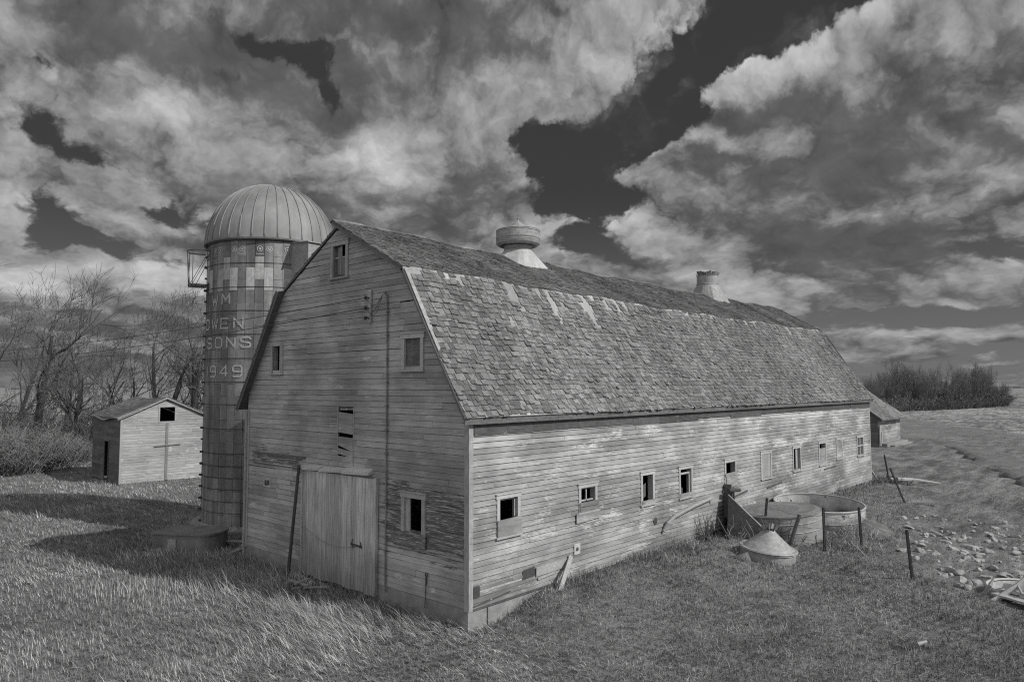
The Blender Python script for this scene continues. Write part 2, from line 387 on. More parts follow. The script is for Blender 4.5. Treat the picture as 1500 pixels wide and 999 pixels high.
M['bush'] = mat('bush_twigs', .17, .6, 1.5, (1,1,1), 1.2, island=.4)
M['rock'] = mat('field_stone', .33, .55, 1.35, (1,1,1), 5, island=0, bump=.6, bscale=6, bdist=.03)
M['bank0'] = mat('heaped_soil', .14, .5, 1.5, (1,1,1), 3, island=0, bump=.8, bscale=5, bdist=.06)
M['pane'] = mat('dusty_glass', .12, .7, 1.3, island=0, rough=.15, spec=.5)
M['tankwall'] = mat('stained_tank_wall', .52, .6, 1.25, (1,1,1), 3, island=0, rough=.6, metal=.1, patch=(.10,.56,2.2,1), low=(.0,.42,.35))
M['tankin'] = mat('tank_concrete', .17, .65, 1.35, (1,1,1), 3, island=0, bump=.4, bscale=8, bdist=.02)

def grass_mat(name, base, spread, patchsc=.35, damp=.5):
    m = bpy.data.materials.new(name); m.use_nodes = True; b = NB(m.node_tree)
    out = b.n('ShaderNodeOutputMaterial'); p = b.n('ShaderNodeBsdfPrincipled'); geo = b.n('ShaderNodeNewGeometry')
    rnd = geo.outputs['Random Per Island']
    r2 = b.m('POWER', rnd, 2.2)
    val = b.m('MULTIPLY', b.m('MULTIPLY_ADD', r2, spread*2, 1-spread), base)
    n = b.noise(geo.outputs['Position'], patchsc, 5, .65)
    val = b.m('MULTIPLY', val, b.ramp(n, .3, .7, 1-damp, 1+damp, False))
    n2 = b.noise(geo.outputs['Position'], 2.3, 3, .6)
    val = b.m('MULTIPLY', val, b.ramp(n2, .3, .7, .72, 1.28, False))
    cc = b.n('ShaderNodeCombineColor'); [b.put(cc.inputs[i], val) for i in range(3)]
    b.nt.links.new(cc.outputs[0], p.inputs['Base Color']); p.inputs['Roughness'].default_value = .75
    p.inputs['Specular IOR Level'].default_value = .15
    b.nt.links.new(p.outputs[0], out.inputs[0]); return m
M['drygrass'] = grass_mat('long_dry_grass', .36, .55, .30, .60)
M['shortgrass'] = grass_mat('short_grass', .235, .60, .55, .5)

M['straw'] = grass_mat('bleached_straw', .5, .4, .5, .3)
def ground_mat():
    m = bpy.data.materials.new('ground'); m.use_nodes = True; b = NB(m.node_tree)
    out = b.n('ShaderNodeOutputMaterial'); p = b.n('ShaderNodeBsdfPrincipled'); geo = b.n('ShaderNodeNewGeometry')
    pos = geo.outputs['Position']
    at = b.n('ShaderNodeAttribute', attribute_name='cover'); sc = b.n('ShaderNodeSeparateColor'); b.nt.links.new(at.outputs['Color'], sc.inputs[0])
    dirt, field, _ = sc.outputs[:3]
    n1 = b.noise(pos, 1.1, 8, .7); n2 = b.noise(pos, 9, 6, .75); n3 = b.noise(pos, .16, 5, .6)
    turf = b.m('MULTIPLY', b.ramp(n1, .3, .7, .11, .235, False), b.ramp(n2, .32, .68, .5, 1.6, False))
    soil = b.m('MULTIPLY', b.ramp(n1, .3, .7, .125, .225, False), b.ramp(n2, .32, .68, .55, 1.5, False))
    peb = b.n('ShaderNodeTexVoronoi'); b.put(peb.inputs['Vector'], pos); peb.inputs['Scale'].default_value = 5.5
    pb = b.m('MULTIPLY', b.ramp(peb.outputs['Distance'], .16, .10), b.ramp(b.noise(pos, .6, 4, .6), .42, .60))
    soil = b.mix(pb, soil, .34)
    fst = b.noise(b.mapping(pos, (0,0,0), (0,0,.5), (.5,1.4,1)), 1.1, 6, .75)
    fld = b.m('MULTIPLY', b.ramp(fst, .38, .64, .09, .38), b.ramp(n3, .3, .7, .8, 1.2, False))
    far = b.ramp(b.noise(b.mapping(pos, (0,0,0), (0,0,.3), (.3,1,1)), .05, 5, .6), .35, .65, .8, 1.25)
    fld = b.m('MULTIPLY', fld, far)
    rut = b.noise(b.mapping(pos, (0,0,0), (0,0,.35), (.35,1.5,1)), .8, 6, .7); soil = b.m('MULTIPLY', soil, b.ramp(rut, .36, .64, .55, 1.4, False))
    val = b.mix(dirt, turf, soil); val = b.mix(field, val, fld)
    val = b.m('MULTIPLY', val, b.ramp(n3, .3, .7, .8, 1.2, False))
    cc = b.n('ShaderNodeCombineColor'); [b.put(cc.inputs[i], val) for i in range(3)]
    b.nt.links.new(cc.outputs[0], p.inputs['Base Color']); p.inputs['Roughness'].default_value = .95; p.inputs['Specular IOR Level'].default_value = .1
    bp = b.n('ShaderNodeBump'); bp.inputs['Strength'].default_value = .9; bp.inputs['Distance'].default_value = .16
    b.put(bp.inputs['Height'], b.m('ADD', b.m('MULTIPLY', n2, .6), b.m('ADD', n1, b.m('ADD', fst, rut)))); b.nt.links.new(bp.outputs[0], p.inputs['Normal'])
    b.nt.links.new(p.outputs[0], out.inputs[0]); return m
M['ground'] = ground_mat()

# ------------------------------------------------------------------ ground sheet (polar grid, finer in front)
def build_ground():
    cx, cy = -11.8, -12.
    head = .734
    th = np.concatenate([np.arange(-44, 44, .22), np.arange(44, 316, 4.)])
    th = head + np.radians(th)
    r = [0.6]
    while r[-1] < 7000: r.append(r[-1]*1.021 + .03)
    r = np.array(r); T, Rr = np.meshgrid(th, r)
    X = cx+Rr*np.cos(T); Y = cy+Rr*np.sin(T); Z = ground_z(X, Y)
    nT = len(th); nR = len(r)
    V = np.stack([X,Y,Z], -1).reshape(-1,3); V = np.vstack([V, [[cx,cy,float(ground_z(cx,cy))]]])
    i = np.arange(nR-1)[:,None]*nT; k = np.arange(nT)[None,:]; k2 = (k+1)%nT
    F = np.stack([i+k, i+nT+k, i+nT+k2, i+k2], -1).reshape(-1,4).tolist()
    F += [(len(V)-1, int(a), int((a+1)%nT)) for a in range(nT)]
    o = link_mesh('ground', V, F, M['ground'], smooth=True); tag(o, kind='structure')
    x, y = V[:,0], V[:,1]
    d = sstep(-.3, .9, dirt_amt(x, y))*sstep(75, 60, x)*.95
    d = np.maximum(d, .8*sstep(-2, 1, dirt_amt(x, y)-2)*sstep(90,70,x))
    f = sstep(-3, 3, x-FLDX(y) + 8*(fbm(x*.06, y*.06, 33)-.47))
    f = np.maximum(f, sstep(75, 100, y))
    ca = o.data.color_attributes.new('cover', 'FLOAT_COLOR', 'POINT')
    ca.data.foreach_set('color', np.stack([d, f, 0*d, 1+0*d], -1).astype(np.float32).ravel())
build_ground()

# ------------------------------------------------------------------ the barn
W = 10.4; L = 31.1
XN, XF = -.2842, 31.38
def knee(x): t = (x-XN)/(XF-XN); return 2.14+.3*t, 8.21+.14*t
def ridge(x): t = (x-XN)/(XF-XN); return 5.28-.28*t, 9.87-.02*t
def sag(x): return -.10*math.sin(math.pi*min(1,max(0,(x-4)/22)))*.6 + .03*math.sin(x*.9)+.02*math.sin(x*2.3+1)
def roof_profile(x):
    ky, kz = knee(x); ry, rz = ridge(x)
    return [(-.19, 4.43), (ky, kz), (ry, rz), (W-ky+.05+(ry-5.2)*.0, kz-.06), (W+.34, 4.43)]
barn = empty('barn', (0,0,-.4), 'long weathered gambrel-roofed wooden barn with shingled roof beside the silo', 'barn')

def wall_top(y):           # underside of the near gable roof over the wall plane x=0
    pr = [(a, b-.10) for a, b in roof_profile(0)]
    return float(np.interp(y, [q[0] for q in pr], [q[1] for q in pr]))
def siding(mb, to_world, z0, z1, expo, span, holes, top=None, blen=(2.4,5.2), lap=.018, loose=.02, skip=None, rnd=None, cover=1.06):
    """rows of overlapping boards; to_world(a, z, out) maps wall coordinates; holes=(a0,a1,z0,z1)"""
    rnd = rnd or random; z = z0
    while z < z1-.02:
        zt = min(z+expo*cover, z1)
        if top: 
            s0 = top(z+.0)
            if s0 is None: break
            sT = top(zt) or (sum(s0)/2-.01, sum(s0)/2+.01)
        else: s0 = sT = span
        # cut joints
        cuts = [s0[0]]; a = s0[0]+rnd.uniform(.6, blen[1])
        while a < s0[1]-.4: cuts.append(a); a += rnd.uniform(*blen)
        cuts.append(s0[1])
        for i in range(len(cuts)-1):
            segs = [(cuts[i], cuts[i+1])]
            for h in holes:
                if h[2] < z+expo*.55 and h[3] > z+expo*.45:
                    ns = []
                    for s in segs:
                        if h[1] <= s[0] or h[0] >= s[1]: ns.append(s); continue
                        if s[0] < h[0]: ns.append((s[0], h[0]))
                        if h[1] < s[1]: ns.append((h[1], s[1]))
                    segs = ns
            for (a0, a1) in segs:
                if a1-a0 < .03: continue
                if skip and skip((a0+a1)/2, z): continue
                g = .003; d0 = rnd.gauss(0,.0025); d1 = d0+rnd.gauss(0,.002)
                if rnd.random() < loose: d1 -= rnd.uniform(.01,.035)
                o = lap+rnd.uniform(-.004,.005); o2 = o + (rnd.uniform(.0,.02) if rnd.random()<.08 else 0)
                A0t = a0 if a0 > s0[0]+1e-6 else sT[0]; A1t = a1 if a1 < s0[1]-1e-6 else sT[1]
                if A1t-A0t < .02: continue
                nseg = max(1, int((a1-a0)/1.6))
                for q in range(nseg):
                    u0 = q/nseg; u1 = (q+1)/nseg
                    b0 = a0+g+(a1-a0-2*g)*u0; b1 = a0+g+(a1-a0-2*g)*u1
                    t0 = A0t+g+(A1t-A0t-2*g)*u0; t1 = A0t+g+(A1t-A0t-2*g)*u1
                    e0 = d0+(d1-d0)*u0; e1 = d0+(d1-d0)*u1; o_0 = o+(o2-o)*u0; o_1 = o+(o2-o)*u1
                    P = [to_world(b0,z+e0,o_0), to_world(b1,z+e1,o_1), to_world(b1,z+e1,-.004), to_world(b0,z+e0,-.004),
                         to_world(t0,zt+e0,.004), to_world(t1,zt+e1,.004), to_world(t1,zt+e1,-.004), to_world(t0,zt+e0,-.004)]
                    if q == 0: base = len(mb.v)
                    if nseg == 1: mb.hexa(P)
                    else:   # welded run so the board stays one island
                        k = len(mb.v)
                        if q == 0:
                            mb.v += [tuple(map(float,P[j])) for j in (0,3,4,7)]; prev = [k,k+1,k+2,k+3]
                            mb.f.append((prev[0],prev[2],prev[3],prev[1])); k += 4
                        mb.v += [tuple(map(float,P[j])) for j in (1,2,5,6)]; cur = [k,k+1,k+2,k+3]
                        mb.f += [(prev[0],cur[0],cur[2],prev[2]), (prev[1],prev[0],cur[0],cur[1])[::-1], (prev[3],prev[2],cur[2],cur[3])]
                        if q == nseg-1: mb.f.append((cur[0],cur[1],cur[3],cur[2]))
                        prev = cur
        z += expo
def side_w(a, z, o): return (a, -o, z)
def gable_w(a, z, o): return (-o, a, z)
def back_w(a, z, o): return (a, W+o, z)
def far_w(a, z, o): return (L+o, a, z)

SIDEWIN = [(.91,1.76,1.53,2.53),(4.19,5.06,1.7,2.45),(7.37,8.17,1.51,2.5),(9.73,10.67,1.45,2.48),(13.11,14.08,1.53,2.45),(16.33,17.41,1.45,2.52),(19.71,20.67,1.47,2.51),(22.92,23.93,1.45,2.53),(25.41,26.34,1.56,2.57),(28.64,29.81,1.49,2.5)]
def inset(w, d): return (w[0]+d, w[1]-d, w[2]+d, w[3]-d)
side_holes = [inset(w, .06) for w in SIDEWIN] + [(1.9,2.35,.42,.60)]
GWIN = dict(low=(1.50,2.42,1.50,2.50), top=(4.86,5.72,8.28,9.32), left=(8.26,8.96,5.58,6.56), right=(1.60,2.46,5.58,6.50))
LOFT = (4.56,5.26,3.06,4.54)
g_holes = [inset(w, .08) for w in GWIN.values()] + [LOFT]
mb = MB(); rs = random.Random(3)
siding(mb, side_w, .0, 4.02, .137, (.0, L), side_holes, rnd=rs, lap=.032, loose=.07, skip=lambda a,z: (.3<a<2.6 and .28<z<.36))
mb.build('side_wall', M['side'], barn)
# sloping patch boards and stripped strip low on the near corner
def gtop(z):
    pr = [(a,b-.10) for a,b in roof_profile(0)]
    if z > max(b for a,b in pr)-.05: return None
    def xs(side):
        pts = pr[:3] if side == 0 else pr[2:][::-1]
        ys = [q[1] for q in pts]; return float(np.interp(z, ys, [q[0] for q in pts]))
    return (max(0, xs(0)), min(W, xs(1)))
def dark_zone(a, z):
    return (1.05 < a < 3.0 and 1.05 < z < 2.55) or (7.25 < a < 9.9 and 2.75 < z < 3.2)
mb = MB(); rs = random.Random(5)
siding(mb, gable_w, .02, 9.75, .153, None, g_holes, top=gtop, blen=(1.6,4.2), lap=.011, loose=.05, rnd=rs, cover=.945)
mb.build('gable_wall', M['gable'], barn)
mb = MB(); siding(mb, back_w, .0, 4.3, .137, (.0, L), [], rnd=random.Random(8)); 
mb.build('rear_wall', M['side'], barn); mb = MB()
siding(mb, far_w, .0, 9.6, .153, None, [], top=gtop, lap=.012, rnd=random.Random(9)); mb.build('rear_wall', M['side'], barn)
# inner sheathing behind the boards, cut round each opening
mb = MB()
def sheath(to_world, a0, a1, z0, z1, holes, d=.03):
    xs = sorted({a0, a1, *[h[0] for h in holes if a0<h[0]<a1], *[h[1] for h in holes if a0<h[1]<a1]})
    for i in range(len(xs)-1):
        m_ = (xs[i]+xs[i+1])/2; iv = sorted([(h[2],h[3]) for h in holes if h[0]<=m_<=h[1]]); z = z0
        for (p,q) in iv+[(z1,z1)]:
            if p > z: 
                A = [to_world(xs[i],z,-.01),to_world(xs[i+1],z,-.01),to_world(xs[i+1],z,-.01-d),to_world(xs[i],z,-.01-d)]
                B = [to_world(xs[i],p,-.01),to_world(xs[i+1],p,-.01),to_world(xs[i+1],p,-.01-d),to_world(xs[i],p,-.01-d)]
                mb.hexa(A+B)
            z = max(z, q)
sheath(side_w, .05, L-.05, -.2, 4.2, side_holes); sheath(gable_w, .06, W-.06, -.2, 4.3, [g_holes[0]]+[LOFT])
sheath(gable_w, 1.4, W-1.4, 4.3, 6.7, [h for h in g_holes if h[2]<6.7 and h[3]>4.3]); sheath(gable_w, 2.35, W-2.6, 6.7, 8.15, []); sheath(gable_w, 4.5, 6.0, 8.15, 9.2, [g_holes[1]])
mb.build('sheathing', M['oldwood'], barn)

# roof slopes in real shingles
def slope_pt(x, t, which):
    pr = roof_profile(x); s = sag(x)
    (y0,z0),(y1,z1) = pr[which], pr[which+1]
    w0 = 0 if which in (0,) else (1 if which in (1,2,3) else 0); 
    f0 = {0:0,1:1,2:1,3:1}[which]; f1 = {0:1,1:1,2:1,3:0}[which]
    z = z0+(z1-z0)*t + s*(f0+(f1-f0)*t)
    if which in (1,2):
        u = t if which == 1 else 1-t
        z += -.07*math.exp(-((x-13.5)/2.6)**2)*math.sin(math.pi*u)
    if which in (0,3):
        u = t if which == 0 else 1-t; z -= .05*math.sin(math.pi*u)    # slight flare
    return Vector((x, y0+(y1-y0)*t, z))
def shingles(mb, which, rows, rnd, bare=None, x0=XN, x1=XF):
    if which == 2: x0 = -.03
    rev = which in (2,3)
    n = {0:Vector((0,-.84,.54)),1:Vector((0,-.47,.88)),2:Vector((0,.47,.88)),3:Vector((0,.84,.54))}[which]
    step = 1/rows
    for r in range(rows):
        x = x0 + rnd.uniform(-.1,0)
        wob = rnd.uniform(-.1,.1)*step
        while x < x1:
            w = rnd.uniform(.08,.24); xa = max(x0,x); xb = min(x1,x+w-.012); x += w
            if xb-xa < .03: continue
            if bare and bare(xa, r/rows): continue
            ta = r*step + wob + rnd.gauss(0,.10)*step - (rnd.uniform(.1,.5)*step if rnd.random()<.04 else 0) + .18*step*math.sin(x*.7+r*.8); tb = min((r+1)*step+.5*step, 1.0)
            tcrn = rnd.gauss(0,.10)*step
            ta = max(-.01, ta)
            f = (lambda t: 1-t) if rev else (lambda t: t)
            lift = .030+rnd.uniform(-.008,.016) + (.03 if rnd.random()<.06 else 0)
            A = slope_pt(xa, f(ta), which); B = slope_pt(xb, f(max(-.01,ta+tcrn)), which)
            C = slope_pt(xb, f(tb), which); D = slope_pt(xa, f(tb), which)
            l2 = lift+rnd.uniform(-.006,.008)
            mb.hexa([A+n*.002, B+n*.002, C+n*.001, D+n*.001, A+n*lift, B+n*l2, C+n*.006, D+n*.006])
def bare_low(x, t):
    # shingles missing along the break of the slope and in scattered slots
    c = int(x/.24); h1 = float(_h(np.int64(c), np.int64(3), 71)); h2 = float(_h(np.int64(c), np.int64(5), 73)); v = float(vn(x*.8, 3.3, 71))
    if t > .955 and h1 < .14: return True
    if h1 > .58: return t > 1 - (-.03+.36*h2*h2*(1 if x < 14 else .5)*(.5+v))
    k = float(_h(np.int64(c), np.int64(t*29)//3, 75)); return k > .986 and .15 < t < .93 and vn(x*.5,t*4,79) > .45
rs = random.Random(11)
def roof_board(which, m, name):
    mb = MB(); n = {0:Vector((0,-.84,.54)),1:Vector((0,-.47,.88)),2:Vector((0,.47,.88)),3:Vector((0,.84,.54))}[which]
    xs = np.arange(XN if which != 2 else -.03, XF+.4, .42); xs[-1] = XF
    for i in range(len(xs)-1):
        a, c = xs[i], xs[i+1]
        if c <= a: continue
        K = 5
        for j in range(K):
            t0, t1 = j/K, (j+1)/K
            P = [slope_pt(a,t0,which), slope_pt(c,t0,which), slope_pt(c,t1,which), slope_pt(a,t1,which)]
            mb.hexa([p-n*.045 for p in P]+[p+n*.001 for p in P])
    return mb.build(name, m, barn)
for which, rows, mm in ((0,29,'shingle'),(1,23,'shingle_up'),(2,23,'shingle_up'),(3,29,'shingle')):
    rb = roof_board(which, M['bare'] if which==0 else M['oldwood'], 'roof_slope')
    mb = MB(); shingles(mb, which, rows, rs, bare_low if which==0 else None)
    mb.build('shingles', M[mm], rb)
# ridge cap
mb = MB()
for i in range(63):
    a = XN+i*.5; c = min(XF, a+.5)
    for sgn in (-1,1):
        P = []
        for x in (a,c):
            r0 = slope_pt(x,1,1); P.append(r0+Vector((0,0,.045))); P.append(r0+Vector((0,sgn*.13,-.02)))
        j = rs.uniform(0,.012)
        mb.hexa([P[0]-Vector((0,0,.02)),P[2]-Vector((0,0,.02)),P[3]-Vector((0,0,.02)),P[1]-Vector((0,0,.02)),P[0]+Vector((0,0,j)),P[2]+Vector((0,0,j)),P[3]+Vector((0,0,j)),P[1]+Vector((0,0,j))])
mb.build('ridge_cap', M['shingle'], barn)
# rake boards under the near roof edge, soffit
def rake(x, nm='rake_board'):
    pr = [slope_pt(x, 0,0), slope_pt(x,1,0), slope_pt(x,1,1), slope_pt(x,1,2), slope_pt(x,1,3)]
    for i in range(4):
        if i == 2 and x < 5: continue
        mb = MB(); a, c = pr[i], pr[i+1]; d = (c-a).normalized()
        nrm = Vector((0,-d.z,d.y)); nrm = nrm if nrm.z>0 else -nrm
        o0 = -nrm*.047; o1 = -nrm*.125
        mb.hexa([a+o1, c+o1, c+o0, a+o0]+[q+Vector((.028 if x<5 else -.028,0,0)) for q in (a+o1, c+o1, c+o0, a+o0)])
        mb.build(nm, M['raketrim'], barn)
rake(XN+.02); rake(XF-.03)
# pale metal flashing peeling off the near edge of the lower slope
mb = MB()
for t0, t1, w, l in ((.55,.98,.12,.03),(.42,.56,.09,.05)):
    P = [slope_pt(XN-.01,t0,0), slope_pt(XN+w,t0+.02,0), slope_pt(XN+w*.8,t1,0), slope_pt(XN-.01,t1,0)]; n = Vector((0,-.84,.54))
    mb.hexa([p+n*.034 for p in P]+[p+n*(.04+l*.3) for p in P])
mb.build('edge_flashing', M['galv'], barn)
# eave fascia & frieze
mb = MB(); x = XN
while x < XF-.1:
    l = rs.uniform(2.5,4.5); x2 = min(XF-.02, x+l)
    mb.hexa([(x,-.155,4.27),(x2-.01,-.155,4.27),(x2-.01,-.125,4.27),(x,-.125,4.27),(x,-.155,4.395),(x2-.01,-.155,4.395),(x2-.01,-.125,4.40),(x,-.125,4.40)]); x = x2
mb.build('eave_fascia', M['oldwood'], barn)
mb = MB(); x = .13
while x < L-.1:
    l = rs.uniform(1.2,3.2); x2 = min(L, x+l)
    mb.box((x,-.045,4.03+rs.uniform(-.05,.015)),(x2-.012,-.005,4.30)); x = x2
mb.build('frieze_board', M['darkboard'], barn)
mb = MB(); mb.box((XN+.06,-.12,4.30),(XF-.06,.0,4.325)); mb.build('soffit', M['oldwood'], barn)
# corner boards
for nm, P in (('corner_board', [((-.028,.0,-.02),(-.004,.13,4.28)),((-.03,-.03,-.02),(.11,-.004,4.26))]), ('corner_board', [((-.03,W-.13,-.02),(-.004,W+.03,4.4))]), ('corner_board', [((L-.12,-.03,.0),(L+.01,-.004,4.2))])):
    mb = MB(); [mb.box(a,b) for a,b in P]; mb.build(nm, M['trim'], barn)
# foundation
mb = MB()
mb.box((.0,.01,-1.0),(.25,W-.02,.012)); mb.box((.26,.0,-1.0),(L,.22,-.03)); mb.box((.26,W-.22,-1.0),(L,W,.0)); mb.box((L-.2,.23,-1),(L-.001,W-.23,0))
mb.box((-.06,-.04,-1.0),(.55,-.002,-.03)); mb.box((.60,-.035,-1.0),(1.5,-.002,-.035))
mb.build('foundation', M['found'], barn)
# interior floor
# windows -------------------------------------------------------------
def frame_parts(tw, w, fr=.09, th=.045, name='window', m='paletrim', sill=True, header=True, tilt=0):
    a0,a1,z0,z1 = w; mb = MB()
    def bx(p, q, o0, o1):
        A = [tw(p[0],p[1],o0),tw(q[0],p[1],o0),tw(q[0],p[1],o1),tw(p[0],p[1],o1)]; B = [tw(p[0],q[1],o0),tw(q[0],q[1],o0),tw(q[0],q[1],o1),tw(p[0],q[1],o1)]
        mb.hexa(A+B)
    bx((a0,z0),(a0+fr,z1-fr),-.02,th); bx((a1-fr,z0),(a1,z1-fr),-.02,th-.002)
    if header: bx((a0-.03,z1-fr+.002),(a1+.03,z1),-.02,th+.006); bx((a0-.05,z1+.002),(a1+.05,z1+.03),-.01,th+.03)
    if sill: bx((a0-.04,z0-.05),(a1+.04,z0-.002),-.02,th+.035)
    # reveal
    bx((a0+.065,z0+.01),(a0+.085,z1-.09),-.16,-.022); bx((a1-.085,z0+.01),(a1-.065,z1-.09),-.16,-.022); bx((a0+.09,z0+.01),(a1-.09,z0+.03),-.16,-.022)
    return mb.build(name, M[m], barn)
def boards(tw, lst, par, name, m, o0=.0, o1=.02):
    mb = MB()
    for (a0,z0,a1,z1,sk) in lst:
        A = [tw(a0,z0,o0),tw(a1,z0+sk,o0),tw(a1,z0+sk,o1),tw(a0,z0,o1)]; B = [tw(a0,z1,o0),tw(a1,z1+sk,o0),tw(a1,z1+sk,o1),tw(a0,z1,o1)]
        mb.hexa(A+B)
    return mb.build(name, M[m], par)
for i, w in enumerate(SIDEWIN):
    a0,a1,z0,z1 = w
    if i == 1: w2 = (a0,a1,z0,z1)
    p = frame_parts(side_w, w, fr=.10 if i<6 else .08)
    if i == 0:
        boards(side_w, [(a0-.0,z0-.02,a1+.02,z0+.40,.02)], p, 'cover_panel', 'side', .05, .075); boards(side_w, [(a0+.12,z0+.42,a0+.15,z1-.12,0),(a0+.12,z1-.15,a1-.12,z1-.12,0),(a1-.15,z0+.42,a1-.12,z1-.12,0)], p, 'sash', 'white', -.06,-.03)
    elif i == 1:
        boards(side_w, [(a0+.02,z0+.0,a1-.02,z0+.12,.01),(a0+.02,z0+.14,a1+.05,z0+.26,-.0),(a0-.15,z0-.28,a1+.12,z0-.02,.04)], p, 'cover_panel', 'side', .05,.075)
        boards(side_w, [((a0+a1)/2-.02,z0+.28,(a0+a1)/2+.02,z1-.1,0),(a0+.1,z0+.27,a1-.1,z0+.31,0),(a0+.1,z1-.14,a1-.1,z1-.1,0)], p, 'sash', 'white', -.06,-.03)
    elif i == 2: boards(side_w, [(a0+.14,z0+.12,a0+.40,z0+.52,.12)], p, 'pane', 'pane', -.05,-.045); boards(side_w, [(a0+.1,z0+.12,a0+.14,z1-.1,0)], p, 'sash', 'white', -.06,-.03); boards(side_w, [(a0+.04,z0+.0,a1-.04,z0+.12,0)], p, 'cover_panel', 'side', .047,.06)
    elif i == 3: boards(side_w, [(a0+.1,z0+.14,a0+.36,z0+.40,-.1)], p, 'pane', 'pane', -.05,-.045); boards(side_w, [(a0+.1,z1-.28,a1-.1,z1-.22,0),(a1-.17,z0+.1,a1-.12,z1-.3,0)], p, 'sash', 'white', -.05,-.02); boards(side_w, [(a0+.04,z0+.0,a1-.04,z0+.14,0)], p, 'cover_panel', 'side', .047,.06)
    elif i == 4: boards(side_w, [(a0+.02,z0+.30,a1+.14,z0+.42,.03),(a0-.08,z0-.12,a1+.02,z0+.0,.02),(a0+.06,z0+.0,a0+.45,z0+.3,0),(a0+.45,z0+.02,a1-.08,z0+.3,0)], p, 'cover_panel', 'side', .05,.075)
    elif i in (5,):
        boards(side_w, [(a0+.1+.29*k,z0+.04,a0+.38+.29*k,z1-.11,0) for k in range(3)], p, 'boarded_shutter', 'greywood', .005,.03)
    elif i == 6: boards(side_w, [(a0+.42,z0+.08,a0+.62,z1-.1,0)], p, 'hanging_board', 'greywood', -.03,.0)
    elif i == 7: boards(side_w, [(a0+.08,z0+.02,a1-.08,z1-.30,0)], p, 'cover_panel', 'side', .01,.03)
    elif i == 8: boards(side_w, [(a0+.06,z0+.02,a1-.06,z1-.09,0)], p, 'cover_panel', 'side', .01,.03)
    elif i == 9:
        boards(side_w, [(a0+.09,z0+.47,a1-.09,z0+.53,0),((a0+a1)/2-.03,z0+.02,(a0+a1)/2+.03,z1-.1,0)], p, 'sash', 'white', -.02,.02); boards(side_w, [(a0+.09,z0+.03,a1-.09,z1-.1,0)], p, 'pane', 'pane', -.06,-.05)
# gable windows
p = frame_parts(gable_w, GWIN['top'], fr=.12, m='trim')
boards(gable_w, [(4.99,8.36,5.28,8.85,0),(5.30,8.38,5.48,9.18,0)], p, 'pane', 'pane', -.06,-.045)
boards(gable_w, [(5.27,8.36,5.31,9.2,0),(4.98,8.84,5.60,8.88,0)], p, 'sash', 'trim', -.07,-.03)
p = frame_parts(gable_w, GWIN['right'], fr=.12, m='paletrim')
boards(gable_w, [(1.72+.165*k,5.64,1.88+.165*k,6.39,0) for k in range(4)], p, 'boarded_shutter', 'oldwood', -.05,-.03)
p = frame_parts(gable_w, GWIN['left'], fr=.07, m='trim', header=False)
boards(gable_w, [(8.33,5.6,8.40,6.52,0)], p, 'sash', 'greywood', -.04,.06)
p = frame_parts(gable_w, GWIN['low'], fr=.13, m='trim', sill=False)
boards(gable_w, [(1.46,1.18,2.75,1.52,-.0)], p, 'cover_panel', 'gable', .045,.07); boards(gable_w, [(2.12,1.52,2.29,2.38,0)], p, 'sash', 'trim', -.04,.0)
# broken loft opening: slipped boards over a black gap
mb = MB()
for (z0, z1, s0, s1) in ((3.05,3.22,0,.0),(3.22,3.38,.02,.06),(3.38,3.56,.02,.14),(3.92,4.08,-.02,.10),(4.08,4.24,0,.05),(4.24,4.40,.0,.05),(3.76,3.92,-.08,.12),(3.52,3.62,.0,.10),(3.62,3.74,.0,.02)):
    mb.hexa([gable_w(4.56,z0+s0*-1+.0,.012),gable_w(5.26,z0+s1,.012),gable_w(5.26,z0+s1,-.006),gable_w(4.56,z0-s0,-.006),gable_w(4.56,z1-s0,.008),gable_w(5.26,z1+s1,.008),gable_w(5.26,z1+s1,-.006),gable_w(4.56,z1-s0,-.006)])
mb.build('loft_hatch', M['gable'], barn)
boards(gable_w, [(5.245,2.98,5.275,4.6,0),(4.50,2.98,4.525,4.6,0)], barn, 'hatch_trim', 'trim', .008,.022)
# white painted remnants beside the door
rs = random.Random(21); lst = []
for k in range(7):
    z = 1.72+.153*k; lst.append((7.35+rs.uniform(-.1,.5), z, 8.75-rs.uniform(0,.5)+.0, z+.13, 0))
mbp = boards(gable_w, lst, barn, 'painted_boards', 'paletrim', .010,.015)
# sliding door
door = MB(); nb = 17; y0, y1 = 3.46, 6.86
for k in range(nb):
    a = y0+(y1-y0)*k/nb; c = y0+(y1-y0)*(k+1)/nb-.006; o = .10+rs.uniform(-.004,.005); zb = -.28+rs.uniform(-.03,.03)
    door.hexa([gable_w(a,zb,.07),gable_w(c,zb,.07),gable_w(c,zb,o),gable_w(a,zb,o),gable_w(a,2.72,.07),gable_w(c,2.72,.07),gable_w(c,2.72,o),gable_w(a,2.72,o)])
dr = door.build('barn_door', M['door'], barn)
[boards(gable_w, [q_], dr, 'door_edge_board', 'door', .03,.12) for q_ in ((y0-.10,-.30,y0-.008,2.75,0),(y1+.008,-.30,y1+.10,2.75,0))]
mb = MB()
rt_ = random.Random(5)
for (ya, yb, zo, dz) in ((6.0,7.05,.0,.11),(4.9,5.985,.02,.10),(3.62,4.885,.05,.13)):
    mb.hexa([gable_w(ya,2.79+zo,.0),gable_w(yb,2.77+zo-.03,.0),gable_w(yb,2.74+zo-.03,.17),gable_w(ya,2.76+zo,.17),gable_w(ya,2.79+zo+dz,.0),gable_w(yb,2.77+zo-.03+dz,.0),gable_w(yb,2.72+zo-.03+dz*.7,.17),gable_w(ya,2.74+zo+dz*.7,.17)])
tc_ = mb.build('track_cover', M['paletrim'], barn)
[boards(gable_w, [q_], barn, 'old_track', 'oldwood', .012,.045) for q_ in ((6.9,3.02,9.85,3.08,-.0),(7.0,2.70,9.95,2.73,.0))]
